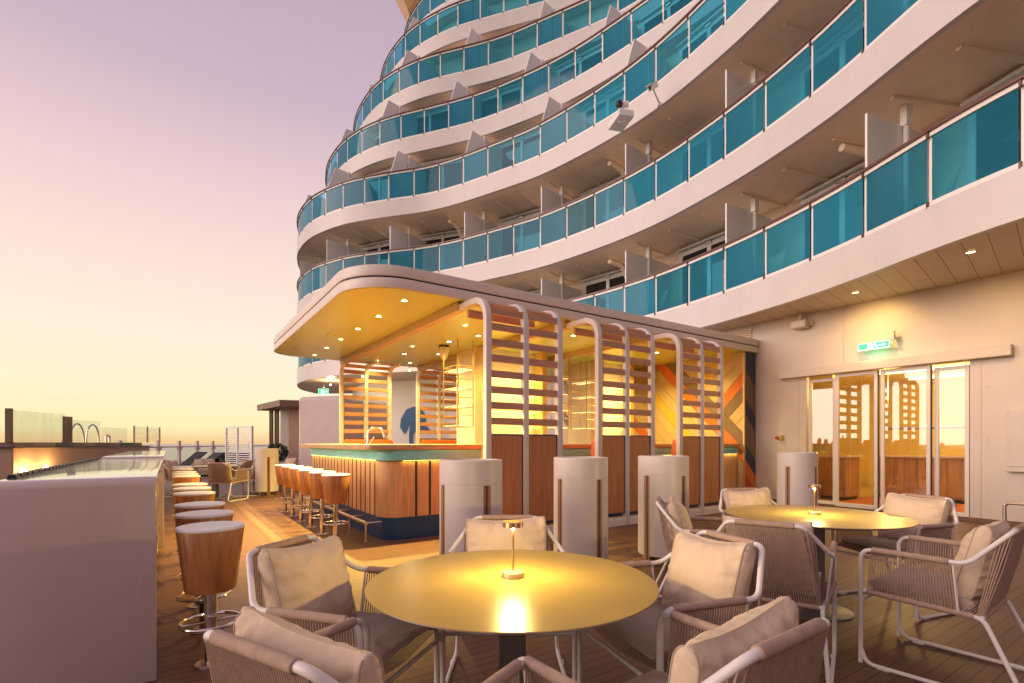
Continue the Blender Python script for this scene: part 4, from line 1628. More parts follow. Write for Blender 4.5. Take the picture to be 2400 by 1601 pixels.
def make_chair(label, seed):
    t = thing('woven_armchair', label, 'armchair', (0, 0, 0), 0, 'white framed rope armchairs')
    # one continuous tube per side plus the back rail
    def half(s):
        return [(s * 0.33, 0.30, 0.68), (s * 0.32, -0.165, 0.68), (s * 0.205, -0.32, 0.845)]
    fr = MB()
    up = [(0.33, 0.30, 0.012), (0.33, 0.30, 0.68), (0.322, -0.17, 0.675), (0.19, -0.325, 0.85), (-0.19, -0.325, 0.85),
          (-0.322, -0.17, 0.675), (-0.33, 0.30, 0.68), (-0.33, 0.30, 0.012)]
    rads = [0, 0.07, 0.09, 0.06, 0.06, 0.09, 0.07, 0]
    # closed loop: down the front leg, back along the floor, up the rear leg, forward along the seat rail
    arms = fillet(up, rads, 7)
    fr.tube(arms[:], 0.0122, 12)
    for s in (1, -1):
        low = fillet([(s * 0.33, 0.285, 0.435), (s * 0.275, -0.225, 0.40), (s * 0.31, -0.40, 0.013), (s * 0.33, 0.27, 0.013), (s * 0.33, 0.30, 0.10)],
                     [0, 0.07, 0.05, 0.08, 0], 7)
        fr.tube(low, 0.0115, 10)
        fr.tube([(s * 0.322, -0.115, 0.668), (s * 0.292, -0.13, 0.412)], 0.006, 6)
        for y in (0.19, -0.28):
            fr.box(s * 0.322 - 0.014, s * 0.322 + 0.014, y - 0.03, y + 0.03, 0.0, 0.005)
    fr.tube([(0.33, 0.292, 0.385), (-0.33, 0.292, 0.385)], 0.010, 10)
    fr.tube([(0.276, -0.22, 0.40), (-0.276, -0.22, 0.40)], 0.011, 10)
    fr.build('frame', M['powder'], t, smooth=60)
    # rope binding round arm rests, seat rails and back rail
    def bind(name, path, r):
        w_ = MB()
        pts_ = []
        path = [Vector(p) for p in path]
        for i in range(len(path) - 1):
            L_ = (path[i + 1] - path[i]).length
            m_ = max(2, int(L_ / 0.0034))
            pts_ += [path[i].lerp(path[i + 1], q / m_) for q in range(m_)]
        pts_.append(path[-1])
        rs = [r + (0.0012 if i % 2 else 0) for i in range(len(pts_))]
        rs[0] = rs[-1] = 0.013
        w_.tube(pts_, rs, 12)
        return w_.build(name, M['rope'], t, smooth=80)
    for s in (1, -1):
        bind('armrest_wrap', [(s * 0.33, 0.245, 0.68), (s * 0.3235, -0.10, 0.6765)], 0.0165)
        bind('rail_wrap', [(s * 0.329, 0.27, 0.433), (s * 0.279, -0.19, 0.403)], 0.0155)
    bind('back_rail_wrap', [(0.150, -0.325, 0.85), (-0.150, -0.325, 0.85)], 0.0165)
    bind('rear_rail_wrap', [(0.26, -0.22, 0.40), (-0.26, -0.22, 0.40)], 0.0145)
    # rope strands
    for s in (1, -1):
        rp_ = MB()
        for k in range(30):
            q = k / 29
            y0, y1 = 0.245 - 0.345 * q, 0.265 - 0.385 * q
            xa, xb = 0.33 - 0.0065 * q, 0.329 - 0.04 * q
            zb_ = 0.433 - 0.025 * q
            rp_.tube([(s * xa, y0, 0.68), (s * xb, y1, zb_)], 0.0034, 5, caps=False)
        for k in range(6, 10):                       # the triangle between arm bend and back corner
            q = (k + 0.5) / 10
            a = Vector((s * 0.322, -0.17, 0.68)).lerp(Vector((s * 0.20, -0.325, 0.838)), q)
            c = Vector((s * 0.281, -0.16, 0.405)).lerp(Vector((s * 0.262, -0.222, 0.402)), q)
            rp_.tube([a, c], 0.0034, 5, caps=False)
        rp_.build('side_rope_panel', M['rope'], t, smooth=80)
    rp_ = MB()
    for k in range(42):
        q = -1 + 2 * k / 41
        rp_.tube([(q * 0.178, -0.327, 0.85), (q * 0.215, -0.285, 0.64), (q * 0.258, -0.222, 0.40)], 0.0034, 5, caps=False)
    rp_.build('back_rope_panel', M['rope'], t, smooth=80)
    rp_ = MB()
    for k in range(34):
        y = 0.28 - 0.47 * k / 33
        xh = 0.329 - 0.05 * k / 33
        rp_.tube([(-xh, y, 0.433 - 0.03 * k / 33), (0, y, 0.405 - 0.02 * k / 33), (xh, y, 0.433 - 0.03 * k / 33)], 0.0034, 4, caps=False)
    rp_.build('seat_rope_panel', M['rope'], t, smooth=80)
    return t


def add_cushions(t, seed, tilt=0.0, roll=0.0, dx=0.0):
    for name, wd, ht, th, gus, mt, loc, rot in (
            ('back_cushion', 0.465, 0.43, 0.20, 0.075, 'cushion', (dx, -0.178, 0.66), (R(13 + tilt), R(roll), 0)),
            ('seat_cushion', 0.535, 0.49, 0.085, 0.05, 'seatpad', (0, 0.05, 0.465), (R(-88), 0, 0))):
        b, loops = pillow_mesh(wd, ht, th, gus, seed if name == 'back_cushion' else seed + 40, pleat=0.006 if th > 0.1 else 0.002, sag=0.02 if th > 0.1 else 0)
        mx = Matrix.Rotation(rot[1], 4, 'Y') @ Matrix.Rotation(rot[0], 4, 'X')
        b.v = [tuple(mx @ Vector(p) + Vector(loc)) for p in b.v]
        b.cur = 1
        n4 = len(loops[0]) // 4
        for lp in loops:
            for q0 in ((n4, 2 * n4), (3 * n4, 4 * n4)):
                b.tube([mx @ lp[q % len(lp)] + Vector(loc) for q in range(q0[0], q0[1] + 1)], 0.0026, 5)
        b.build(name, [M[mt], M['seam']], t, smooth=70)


CH_T1 = [((-0.03, 3.03), (0.0, -1.0), 'woven armchair behind the near table, facing the camera, right behind the table lamp', 1.0, 0, 2, 0),
         ((-1.02, 2.24), (0.953, -0.30), 'woven armchair left of the near table, cushion half in lamplight, beside the nearest stool', 2.3, 2, -3, 0),
         ((-0.56, 1.09), (0.519, 0.855), 'woven armchair in the bottom left corner, its back to the camera', 3.7, -2, 3, 0),
         ((1.03, 2.375), (-0.945, -0.327), 'woven armchair right of the near table, cushion half in lamplight, before the right table', 5.1, 2, 2, 0),
         ((0.643, 1.16), (-0.583, 0.81), 'woven armchair at the bottom right of the near table, its back to the camera', 6.2, -2, -4, 0)]
CH_T2 = [((1.14, 3.93), (0.95, -0.31), 'woven armchair seen side-on at the left of the right table, before a round pillar', 7.4, 0, 0, 0),
         ((1.40, 2.80), (0.54, 0.84), 'woven armchair between the two tables, its rope back to the camera', 8.9, 0, 0, 0),
         ((2.20, 4.86), (0.20, -0.98), 'woven armchair at the far side of the right table, in front of the chevron boards', 9.3, 0, 3, 0),
         ((3.44, 4.19), (-0.95, -0.32), 'woven armchair at the far right of the right table, in front of the sliding doors', 10.7, 0, -2, 0),
         ((2.69, 2.66), (-0.60, 0.80), 'woven armchair at the right edge of the picture, seen from its side', 11.5, 0, 2, 0)]


def chair_place(mid, fwd):
    f = Vector((fwd[0], fwd[1], 0)).normalized()
    p = Vector((mid[0], mid[1], 0)) + f * 0.325
    return p, math.atan2(-f.x, f.y)


def clone_bare(root):
    r = root.copy()
    COL.objects.link(r)
    for ch in list(root.children):
        if 'cushion' in ch.name:
            continue
        c = ch.copy()
        COL.objects.link(c)
        c.parent = r
    return r


chair0 = make_chair(CH_T1[0][2], 1)
bare = None
for i, (mid, f, lab, seed, tilt, roll, dx) in enumerate(CH_T1 + CH_T2):
    o = chair0 if i == 0 else clone_bare(chair0)
    p, a = chair_place(mid, f)
    o.location, o.rotation_euler = p, (0, 0, a)
    o['label'] = lab
    if i:
        add_cushions(o, seed, tilt, roll, dx)
add_cushions(chair0, 1.0, 0, 2, 0)


# ================================================================ tables and table lamps
def make_table(label, r, loc):
    t = thing('round_table', label, 'table', loc, 0, 'round pedestal tables')
    b = MB()
    b.lathe([(r - 0.07, 0.716), (r - 0.004, 0.7325), (r, 0.735), (r - 0.001, 0.738)], 128, capt=True)
    b.build('edge_band', M['tedge'], t)
    b = MB()
    b.lathe([(r - 0.0015, 0.7382), (r - 0.003, 0.7402), (r - 0.3, 0.7405), (0.02, 0.7405)], 128)
    b.build('tabletop', M['tabletop'], t)
    b = MB()
    b.box(-0.055, 0.055, -0.055, 0.055, 0.012, 0.715)
    b.build('pedestal', M['pedestal'], t, smooth=0, bevel=0.006)
    b = MB()
    b.lathe([(0.26, 0.0), (0.26, 0.008), (0.25, 0.012)], 48)
    b.build('base_plate', M['pedestal'], t)
    return t


def make_lamp(label, loc, power):
    t = thing('table_lamp', label, 'table lamp', loc, 0, 'small brass table lamps')
    b = MB()
    b.lathe([(0.044, 0.0), (0.046, 0.002), (0.046, 0.021), (0.044, 0.023)], 48)
    b.build('base', M['brass'], t)
    b = MB()
    b.lathe([(0.0058, 0.0232), (0.0058, 0.15), (0.0066, 0.19), (0.008, 0.2085)], 20)
    b.build('stem', M['brassm'], t)
    b = MB()
    b.lathe([(0.0405, 0.2095), (0.043, 0.209), (0.043, 0.229), (0.0415, 0.231)], 48, capb=False)
    b.build('head', M['brassm'], t)
    b = MB()
    b.lathe([(0.040, 0.2115), (0.012, 0.2112)], 32)
    b.build('diffuser', M['lampglow'], t)
    for k in range(4):
        a = PI / 4 + k * PI / 2
        lamp('lamp_light', 'POINT', (0.027 * math.cos(a), 0.027 * math.sin(a), 0.199), power / 4, (1.0, 0.69, 0.22), t, 0.008)
    return t


make_table('large round table with gleaming top in front, lit by the lamp at its middle', 0.58, (0.0, 2.064, 0))
make_table('large round table on the right, lit by a lamp, sliding doors behind', 0.64, (2.348, 3.915, 0))
make_lamp('small brass lamp glowing on the near table', (0.004, 2.105, 0.7406), 16)
make_lamp('small brass lamp glowing on the right table, before the sliding doors', (2.358, 3.924, 0.7406), 16)

# ================================================================ far deck
def at(x, y, Y):
    """photo pixel at depth Y -> world point"""
    return Vector(((x - 1200) / 1180 * Y, Y, EYE - (y - 1038) / 1180 * Y))


# whirlpool tub on the seaward side: panelled wall, dark coping, glass windbreak
PA, PB = at(30, 1046, 9.6), at(366, 1046, 15.2)
ZT = 1.235
dv = Vector((PB.x - PA.x, PB.y - PA.y, 0))
LT = dv.length
dv /= LT
RZ = math.atan2(dv.y, dv.x)                      # local x runs along the wall, local +y away from the camera side
tub = thing('whirlpool_tub', 'raised whirlpool tub with panelled wall and dark coping on the seaward side', 'whirlpool', (PA.x, PA.y, 0), RZ)
b = MB()
b.prism(rrect(0, LT, 0, 3.2, [0.03, 0.5, 0.3, 0.3], 6), 0.0, ZT - 0.0325)
b.build('tub_wall', M['tiletub'], tub, smooth=40)
b = MB()
for x0, x1 in ((1.6, 2.9), (4.2, 5.4)):
    for a0, a1, z0, z1 in ((x0, x1, 0.9, 0.905), (x0, x0 + 0.012, 0.2, 0.9), (x1 - 0.012, x1, 0.2, 0.9)):
        b.box(a0, a1, -0.004, 0.004, z0, z1)
b.build('hatch_joint', M['beam'], tub, smooth=0)
b = MB()
b.prism(rrect(-0.06, LT + 0.06, -0.06, 3.26, [0.05, 0.5, 0.3, 0.3], 6), ZT - 0.032, ZT - 0.015)
b.build('coping', M['coping'], tub, smooth=40)
b = MB()
b.prism(rrect(0.15, LT - 0.35, 0.08, 3.0, [0.05, 0.4, 0.3, 0.3], 6), ZT - 0.0145, ZT + 0.07)
tm = bpy.data.materials.new('tub_mosaic')
tm.use_nodes = True
_t = tm.node_tree
_v = _t.nodes.new("ShaderNodeTexVoronoi")
_v.inputs["Scale"].default_value = 2.2
_c = _t.nodes.new("ShaderNodeTexCoord")
_t.links.new(_c.outputs["Object"], _v.inputs["Vector"])
_r = ramp(_t, [(0.0, (0.02, 0.06, 0.06)), (0.35, (0.10, 0.16, 0.15)), (0.6, (0.26, 0.16, 0.12)), (0.85, (0.40, 0.33, 0.22))])
_t.links.new(_v.outputs["Color"], _r.inputs[0])
_t.links.new(_r.outputs[0], _t.nodes["Principled BSDF"].inputs["Base Color"])
b.build('mosaic_rim', tm, tub, smooth=0)
b = MB()
b.prism(rrect(0.35, LT - 0.55, 0.28, 2.8, [0.05, 0.4, 0.3, 0.3], 6), ZT + 0.071, ZT + 0.073)
b.build('tub_water', mat('tub_water', (0.06, 0.14, 0.15), 0.08), tub, smooth=0)
for (x, r) in ((2.25, 0.27), (2.85, 0.27)):
    b = MB()
    b.tube([(x + r * 0.95 * math.cos(PI - PI * k / 18), 0.16, ZT + 0.05 + 0.46 * math.sin(PI * k / 18) ** 0.75) for k in range(19)], 0.018, 8)
    b.build('grab_rail', M['steel'], tub)
b = MB()
b.tube(fillet([(3.5, 0.2, ZT + 0.05), (3.5, 0.2, ZT + 0.26), (3.66, 0.2, ZT + 0.26), (3.66, 0.2, ZT + 0.05)], 0.08, 5), 0.024, 8)
b.build('grab_rail', M['steel'], tub)
# glass windbreak
wb = thing('glass_windbreak', 'frameless glass windbreak with bronze posts standing on the tub rim', 'windbreak', (PA.x, PA.y, ZT), RZ)
for x, h, wd in ((0.14, 0.73, 0.032), (1.80, 0.66, 0.012), (1.94, 0.66, 0.028)):
    b = MB()
    b.box(x - wd, x + wd, 1.0 - 0.05 if False else 0.10, 0.2, 0.071, h)
    b.build('post', M['kroof'], wb, smooth=0, bevel=0.004)
for x0, x1, h in ((0.2, 1.78, 0.70), (2.0, 3.15, 0.60), (3.2, 4.4, 0.46)):
    b = MB()
    b.box(x0, x1, 0.145, 0.155, 0.075, h)
    b.build('glass_panel', M['cleargl'], wb, smooth=0)
# slats modelled for a reflection of slats in the tub glass; no real screen
ls = thing('slat_reflection', 'slats imitating a reflection in the glass at the far end of the whirlpool tub', 'screen', (PA.x + dv.x * 4.75, PA.y + dv.y * 4.75, ZT + 0.072), RZ)
b = MB()
for k in range(12):
    b.box(0, 1.55, 0.13, 0.15, 0.04 + k * 0.036, 0.047 + k * 0.036)
for x in (0, 0.76, 1.53):
    b.box(x, x + 0.02, 0.12, 0.16, 0, 0.48)
b.build('louvre', M['corpanel'], ls, smooth=0)
# lit round wall lamps on the tub wall
for i, (x, lab) in enumerate(((0.22, 'bright round lamp low on the tub wall, nearest the camera'), (0.85, 'second dimmer round lamp on the tub wall, half hidden'))):
    p = PA + dv * x
    sl_ = thing('wall_lamp', lab, 'wall lamp', (p.x, p.y, 0.72 if i == 0 else 0.76), RZ, 'round lamps on the tub wall')
    b = MB()
    b.lathe([(0.07, -0.03), (0.08, 0.0), (0.07, 0.03)], 20)
    b.v = [(q[0], q[2] - 0.035, q[1]) for q in b.v]
    b.build('lens', emis('wall_lamp_lens_%d' % i, (1.0, 0.72, 0.30), (16, 5)[i]), sl_)
    b = MB()
    b.lathe([(0.085, -0.004), (0.085, 0.012)], 20)
    b.v = [(q[0], q[2] - 0.008, q[1]) for q in b.v]
    b.build('backplate', M['steel'], sl_)
    lamp('wall_lamp_light', 'POINT', (0.05, -0.22, 0.05), (22, 14)[i], (1.0, 0.6, 0.2), sl_, 0.05)

# ship side rails: glass panels between posts
def rail_run(name, label, pts_, gap, top=1.12, post_top=1.40):
    t = thing(name, label, 'railing', (pts_[0][0], pts_[0][1], 0))
    o = (pts_[0][0], pts_[0][1], 0)
    P = [Vector((p[0], p[1], 0)) for p in pts_]
    b = MB()
    b.tube([p + Vector((0, 0, top)) for p in P], 0.035, 8)
    b.build('top_rail', M['steel'], t, org=o)
    gl = MB()
    d = resample(P, gap, 0.2)
    tng = (P[-1] - P[0]).normalized()
    for i, p in enumerate(d):
        b = MB()
        b.obox(p + Vector((0, 0, post_top / 2)), tng * 0.05, Vector((-tng.y, tng.x, 0)) * 0.05, (0, 0, post_top / 2))
        b.obox(p + Vector((0, 0, top - 0.06)), tng * 0.11, Vector((-tng.y, tng.x, 0)) * 0.07, (0, 0, 0.09))
        b.build('post', M['kiosk'], t, smooth=0, org=o)
        if i < len(d) - 1:
            q = d[i + 1]
            e = (q - p).normalized()
            gl = MB()
            gl.add([p + e * 0.1 + Vector((0, 0, 0.1)), q - e * 0.1 + Vector((0, 0, 0.1)), q - e * 0.1 + Vector((0, 0, top - 0.07)),
                    p + e * 0.1 + Vector((0, 0, top - 0.07))], [(0, 1, 2, 3)])
            gl.build('glass_panel', M['cleargl'], t, smooth=0, org=o)
    return t


r0, r1, r2 = at(346, 1045, 21), at(529, 1044, 29), at(640, 1043, 33)
rail_run('deck_railing', 'glass deck railing with stout posts along the far ship side, sea behind', [(r0.x - 2.0, r0.y - 4.5), (r0.x, r0.y), (r1.x, r1.y), (r2.x, r2.y), (-12.5, 37)], 1.85)
side0, side1 = S(-2.95, 4.0), S(-2.95, 11.2)
rail_run('side_railing', 'ship side railing at the left edge beside the whirlpool tub', [(side0.x, side0.y), (side1.x, side1.y)], 2.6, top=1.16, post_top=1.30)

# tall slatted privacy screen
p0, p1 = at(530, 1105, 17.6), at(592, 1105, 16.6)
d_ = (p1 - p0)
d_.z = 0
Ls = d_.length
ps = thing('privacy_screen', 'tall white slatted privacy screen before the far railing', 'screen', (p0.x, p0.y, 0), math.atan2(d_.y, d_.x))
Hs = 1.86
b = MB()
for x in (0, Ls * 0.44, Ls - 0.12):
    b.box(x, x + (0.05 if x < Ls - 0.2 else 0.12), -0.03, 0.03, 0, Hs)
b.box(0.0501, Ls - 0.1201, -0.028, 0.028, Hs - 0.05, Hs - 0.001)
b.build('frame', M['trim'], ps, smooth=0)
b = MB()
k = 0
while 0.1 + k * 0.072 < Hs - 0.1:
    b.box(0.0505, Ls - 0.1205, -0.012, 0.012, 0.1 + k * 0.072, 0.132 + k * 0.072)
    k += 1
b.build('slat_panel', M['trim'], ps, smooth=0)

# deck kiosk with bronze roof slab
kb = thing('deck_kiosk', 'mauve white deck kiosk with a flat bronze roof jutting out to the left', 'kiosk', (0, 0, 0))
Yk = 15.5
k0, k1 = at(697, 1030, Yk), at(806, 1030, Yk - 0.5)
b = MB()
zt0 = at(697, 930, Yk).z
pf = [(k0.x, k0.y), (k1.x, k1.y), (k1.x + 0.9, k1.y + 2.2), (k0.x + 0.5, k0.y + 2.6)]
b.prism(pf, 0, zt0)
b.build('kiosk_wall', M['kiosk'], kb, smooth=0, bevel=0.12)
b = MB()
ra = at(602, 962, 17.5)
rb = at(655, 940, 15.4)
zr = 2.42
b.prism([(rb.x, rb.y), (k0.x - 0.005, k0.y + 0.12), (k0.x + 0.4, k0.y + 3.4), (ra.x, ra.y)], zr, zr + 0.20)
b.build('roof', M['kroof'], kb, smooth=0, bevel=0.01)
b = MB()
for (x, wd, Y) in ((636, 0.10, 17.2), (646, 0.04, 17.0), (651, 0.06, 16.9)):
    p = at(x, 1000, Y)
    b.box(p.x - wd / 2, p.x + wd / 2, p.y - 0.05, p.y + 0.05, 0, zr)
b.build('post', M['kroof'], kb, smooth=0)
b = MB()
p, q = at(657, 1000, 16.8), at(676, 1000, 16.6)
b.box(p.x, q.x, p.y, p.y + 0.1, 0, zr)
b.build('pale_panel', M['ship'], kb, smooth=0)
b = MB()
p, q = at(676.5, 1000, 16.5), at(697, 1000, 16.3)
b.box(p.x, q.x, p.y, p.y + 0.12, 0, zr)
b.build('side_panel', M['tiletub'], kb, smooth=0)
# shrub
sp_ = at(650, 1062, 15.8)
sh = thing('potted_shrub', 'dark round shrub in a pot in front of the kiosk', 'shrub', (sp_.x, sp_.y, 0))
random.seed(8)
b = MB()
for k in range(900):
    d = Vector((random.gauss(0, 1), random.gauss(0, 1), random.gauss(0, 0.8))).normalized() * random.uniform(0.55, 1.05) ** 0.5
    c = Vector((d.x * 0.32, d.y * 0.3, 0.98 + d.z * 0.30 + 0.03 * math.sin(d.x * 9)))
    a = Vector((random.gauss(0, 1), random.gauss(0, 1), random.gauss(0, 1))).normalized() * 0.05
    e = a.orthogonal().normalized() * 0.016
    b.add([c - a, c + e, c + a, c - e], [(0, 1, 2, 3)])
b.build('foliage', M['leaf'], sh, smooth=0)
b = MB()
b.lathe([(0.2, 0), (0.27, 0.55), (0.25, 0.55), (0.22, 0.5)], 24)
b.build('pot', M['kroof'], sh)
b = MB()
b.tube([(0, 0, 0.5), (0.02, 0, 0.8)], 0.03, 8)
b.build('trunk', M['finwood'], sh)

# far tables and chairs
def far_table(x, y, Y, r, label):
    p = at(x, y, Y)
    return make_table(label, r, (p.x, p.y, 0))


far_table(505, 1100, 12.2, 0.55, 'far round table beyond the row of white-topped stools, set with glasses')
far_table(600, 1090, 13.6, 0.5, 'far round table beside the far white pillar')
FARCH = [(530, 11.4, -95 + 90, 'far woven armchair with its brown back to the camera at the far table'),
         (425, 12.3, -80, 'far woven armchair at the left side of the far table'),
         (585, 12.5, 95, 'far woven armchair at the right side of the far table, beside the privacy screen'),
         (470, 13.4, 190, 'far woven armchair behind the far table, facing the camera'),
         (575, 12.9, 60, 'farther woven armchair just left of the far white pillar'),
         (668, 14.2, 150, 'far woven armchair right of the far white pillar, by the kiosk'),
         (402, 13.4, -40, 'far woven armchair just beyond the end of the white counter')]
for i, (x, Y, a, lab) in enumerate(FARCH):
    p = at(x, 1100, Y)
    o = dup(chair0, (p.x, p.y, 0), R(a), lab)
    o['group'] = 'armchairs at the far tables'
# cushions / glasses on the far table
p = at(505, 1100, 12.2)
for i, (dx, dy, h) in enumerate(((-0.22, -0.1, 0.16), (0.05, 0.12, 0.2), (0.24, -0.05, 0.13))):
    g = thing('drinking_glass', ['tall', 'tallest', 'short'][i] + ' clear glass standing on the far round table', 'glass', (p.x + dx, p.y + dy, 0.741))
    b = MB()
    b.lathe([(0.03, 0), (0.036, h), (0.033, h), (0.028, 0.006)], 16, capt=False)
    b.build('tumbler', M['cleargl'], g)


def lounger(x, Y, rz, label):
    p = at(x, 1085, Y)
    t = thing('sun_lounger', label, 'sun lounger', (p.x, p.y, 0), rz, 'dark sun loungers by the far railing')
    b = MB()
    b.box(-0.34, 0.34, -0.6, 0.75, 0.34, 0.38)
    b.build('seat', M['lounger'], t, smooth=0, bevel=0.01)
    b = MB()
    b.obox((0, -0.95, 0.62), (0.34, 0, 0), (0, 0.36, -0.27), (0, 0.012, 0.016))
    b.build('backrest', M['lounger'], t, smooth=0)
    for sx in (-0.31, 0.31):
        for y in (-0.45, 0.6):
            b = MB()
            b.box(sx - 0.02, sx + 0.02, y - 0.02, y + 0.02, 0, 0.34)
            b.build('leg', M['kroof'], t, smooth=0)
    return t


for x, Y, a, l in ((405, 21, 160, 'dark sun lounger at the left, just past the end of the white counter'),
                   (434, 19.5, 150, 'dark sun lounger with backrest tilted left, second of four'),
                   (482, 19.5, 170, 'wide dark sun lounger third of four, before the far railing'),
                   (527, 19.8, 175, 'dark sun lounger beside the tall privacy screen')):
    lounger(x, Y, R(a), l)

# ================================================================ wall fittings
def exit_sign(name, label, c, ax, n_, wd, hh, s=1.0, arm=True):
    """hanging back-lit exit sign; ax = reading direction, n_ = towards the viewer"""
    t = thing(name, label, 'exit sign', c)
    ax, n_ = Vector(ax).normalized(), Vector(n_).normalized()
    Z = Vector((0, 0, 1))
    b = MB()
    b.obox((0, 0, 0), ax * wd / 2, n_ * 0.012, Z * hh / 2)
    b.build('sign_panel', M['exitg'], t, smooth=0)
    b = MB()
    f = n_ * 0.0135

    def q(x0, x1, z0, z1):
        c_ = ax * ((x0 + x1) / 2) + Z * ((z0 + z1) / 2) + f
        b.obox(c_, ax * (x1 - x0) / 2, n_ * 0.001, Z * (z1 - z0) / 2)
    w2, h2 = wd / 2, hh / 2
    for (x0, x1, z0, z1) in ((-w2, w2, h2 - 0.006, h2), (-w2, w2, -h2, -h2 + 0.014), (-w2, -w2 + 0.008, -h2 + 0.014, h2 - 0.006), (w2 - 0.008, w2, -h2 + 0.014, h2 - 0.006)):
        q(x0, x1, z0, z1)
    # running figure and arrow
    q(-0.10 * s, -0.02 * s, -0.30 * hh, 0.32 * hh)
    q(0.0, 0.03 * s, 0.18 * hh, 0.34 * hh)
    q(-0.005 * s, 0.045 * s, -0.02 * hh, 0.14 * hh)
    q(-0.02 * s, 0.0, -0.28 * hh, -0.02 * hh)
    q(0.035 * s, 0.06 * s, -0.28 * hh, -0.04 * hh)
    q(0.085 * s, 0.15 * s, -0.05 * hh, 0.08 * hh)
    b.add([ax * 0.15 * s + f * 1.05 + Z * 0.24 * hh, ax * 0.19 * s + f * 1.05 + Z * 0.015 * hh, ax * 0.15 * s + f * 1.05 - Z * 0.21 * hh], [(0, 1, 2)])
    b.build('pictogram', M['exitw'], t, smooth=0)
    b = MB()
    b.obox(Z * (h2 + 0.018), ax * (w2 + 0.03), n_ * 0.02, Z * 0.012)
    if arm:
        b.obox(ax * (w2 + 0.045) + Z * (h2 + 0.075) - n_ * 0.02, ax * 0.022, n_ * 0.03, Z * 0.085)
        b.obox(ax * (w2 + 0.045) + Z * (h2 + 0.05) - n_ * 0.07, ax * 0.015, n_ * 0.06, Z * 0.03)
    else:
        b.obox(Z * (h2 + 0.1), ax * 0.02, n_ * 0.01, Z * 0.07)
    b.build('housing', M['wallp'], t, smooth=0, bevel=0.003)
    lamp('sign_light', 'POINT', tuple(n_ * 0.06 + Vector((0, 0, -0.12))), 2.2, (0.25, 1.0, 0.55), t, 0.1)
    return t


mV = S(0, -1)
mU = S(-1, 0)
exit_sign('exit_sign', 'glowing green exit sign on a bracket above the sliding doors', S(WU - 0.16, 3.93, 3.09), mV, mU, 0.50, 0.125)
p = at(758, 918, 21)
exit_sign('exit_sign', 'small far green exit sign under the lowest balcony, left of the bar', p, (1, 0, 0), (0, -1, 0), 0.42, 0.22, 0.9, arm=False)

t = thing('wall_speaker', 'cream box loudspeaker bracketed high on the end wall, left of the exit sign', 'loudspeaker', S(WU - 0.13, 5.25, 3.74), ANG)
b = MB()
b.box(-0.09, 0.07, -0.15, 0.17, -0.08, 0.09)
b.build('cabinet', M['wallp'], t, smooth=0, bevel=0.03, seg=4)
b = MB()
b.box(-0.094, -0.09, -0.12, 0.14, -0.05, 0.06)
b.build('grille', M['louvre'], t, smooth=0)
b = MB()
b.box(0.07, 0.128, -0.21, -0.13, -0.03, 0.06)
b.box(-0.02, 0.03, -0.02, 0.03, 0.09, 0.228)
b.build('bracket', M['louvre'], t, smooth=0, bevel=0.005)

t = thing('emergency_button', 'red mushroom button on a small yellow box left of the sliding doors', 'push button', S(WU - 0.04, 5.72, 1.41), ANG)
b = MB()
b.box(-0.035, 0.038, -0.05, 0.04, -0.055, 0.055)
b.build('box', M['yellow'], t, smooth=0, bevel=0.006)
b = MB()
b.lathe([(0.018, 0), (0.018, 0.03), (0.036, 0.032), (0.036, 0.05), (0.02, 0.058)], 20)
b.v = [(-0.035 - q[2], q[0] + 0.03, q[1]) for q in b.v]
b.build('button', M['redbtn'], t)

t = thing('wall_cabinet', 'flat cream wall cabinet right of the sliding doors at the right edge', 'wall cabinet', S(WU - 0.05, 1.75, 1.35), ANG)
b = MB()
b.box(-0.05, 0.048, -0.5, 0.42, -0.5, 0.46)
b.build('cabinet_body', M['wallp'], t, smooth=0, bevel=0.01)
b = MB()
b.box(-0.062, -0.0505, -0.46, 0.385, -0.42, 0.43)
b.build('door', M['wallp'], t, smooth=0, bevel=0.006)

t = thing('bumper_rail', 'low steel bumper rail on the floor by the end wall, right edge', 'rail', S(WU - 0.75, 1.80, 0), ANG)
b = MB()
b.tube(fillet([(0, 0.25, 0.0), (0, 0.25, 0.42), (0, -1.1, 0.42), (0, -1.1, 0.0)], 0.06, 6), 0.024, 10)
b.build('hoop', M['steel'], t)
b = MB()
b.lathe([(0.06, 0), (0.055, 0.01)], 20, (0, 0.25, 0))
b.lathe([(0.06, 0), (0.055, 0.01)], 20, (0, -1.1, 0))
b.build('foot_plate', M['steel'], t)

# two cameras on the third balcony's white band
c = at(1546, 243, 12.75)
t = thing('security_camera', 'slim white camera on an arm, upper right of the two on the third balcony band', 'camera', c)
b = MB()
hd = at(1530, 203, 12.2) - c
tl = at(1527, 206, 12.35) - c
fw_ = (at(1509, 208, 12.0) - at(1532, 196, 12.3)).normalized()
ctr = hd
sd = fw_.cross(Vector((0, 0, 1))).normalized()
up_ = sd.cross(fw_)
b.obox(ctr, fw_ * 0.17, sd * 0.065, up_ * 0.06)
b.build('housing', M['trim'], t, smooth=0, bevel=0.02)
b = MB()
b.obox(ctr + fw_ * 0.02 + up_ * 0.068, fw_ * 0.19, sd * 0.075, up_ * 0.007)
b.build('hood', M['trim'], t, smooth=0, bevel=0.005)
b = MB()
b.tube([ctr + fw_ * 0.165, ctr + fw_ * 0.18], 0.035, 14)
b.build('lens', M['black'], t)
b = MB()
b.tube([ctr - up_ * 0.06, ctr - up_ * 0.14, (0, 0, 0), (0.02, 0.25, 0)], 0.02, 8)
b.obox((0.0, 0.02, 0.0), (0.05, 0, 0), (0, 0.03, 0), (0, 0, 0.05))
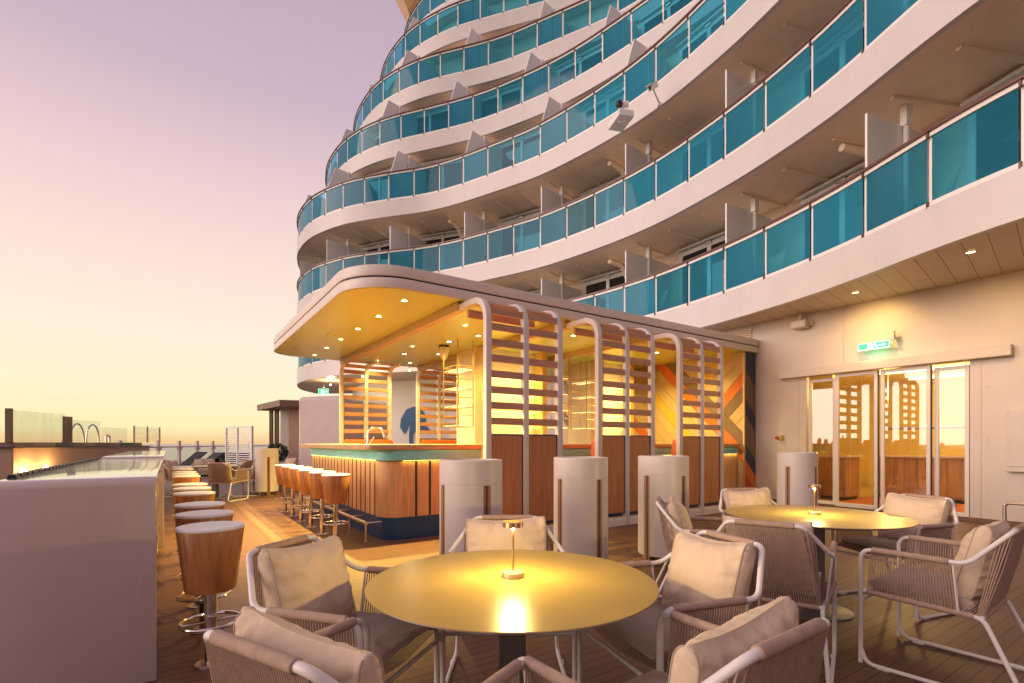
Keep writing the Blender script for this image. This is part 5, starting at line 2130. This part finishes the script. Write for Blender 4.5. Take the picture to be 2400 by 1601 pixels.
b.build('arm', M['trim'], t, smooth=40)
c = at(1462, 275, 12.9)
t = thing('dome_camera', 'white swivel camera with black eye on a box bracket, lower left of the two', 'camera', c)
b = MB()
b.obox((-0.05, 0.12, 0.0), (0.20, 0.05, 0), (-0.08, 0.32, 0), (0, 0, 0.085))
b.build('bracket_box', M['trim'], t, smooth=0, bevel=0.015)
b = MB()
b.tube(fillet([(-0.1, 0, -0.085), (-0.14, -0.05, -0.15), (-0.02, -0.02, -0.17), (0.02, 0, -0.085)], 0.05, 5), 0.012, 8)
b.build('cable', M['trim'], t)
b = MB()
b.lathe([(0.10, 0.085), (0.10, 0.17), (0.07, 0.21), (0.05, 0.22)], 20, (-0.06, 0.02, 0))
b.build('neck', M['trim'], t)
b = MB()
b.lathe([(0.075, -0.05), (0.08, 0.0), (0.075, 0.05)], 16)
b.v = [(q[2] * 1.6 + 0.03, q[1] - 0.02, q[0] + 0.32) for q in b.v]
b.build('swivel_head', M['trim'], t)
b = MB()
b.lathe([(0.02, -0.10), (0.075, -0.06), (0.095, 0.0), (0.075, 0.06), (0.02, 0.09)], 18)
b.v = [(q[0] - 0.13, q[1] - 0.06, q[2] + 0.30) for q in b.v]
b.build('eye', M['black'], t)
# added fill globes, no real fixtures, brightening the soffit of the lowest balcony's left end
for (x, y, Y) in ((775, 905, 21.5), (850, 893, 18.8), (960, 885, 17.2)):
    p = at(x, y, Y)
    u_, v_ = touv(p)
    b = MB()
    b.tube([(u_, v_, 3.97), (u_, v_, 3.815)], 0.012, 6)
    pl_ = b.build('added_fill_lamp', M['steel'], ship, org=ORG)
    b = MB()
    b.lathe([(0.012, 0.04), (0.034, 0.022), (0.04, 0.0), (0.03, -0.028), (0.008, -0.039)], 16, (u_, v_, 3.78))
    b.build('fill_globe', emis('added_fill_glow', (1.0, 0.80, 0.50), 6), pl_, org=ORG)
    lamp('added_fill_light', 'POINT', (u_ - ORG[0], v_ - ORG[1], 3.62), 65, (1.0, 0.74, 0.42), ship, 0.08)
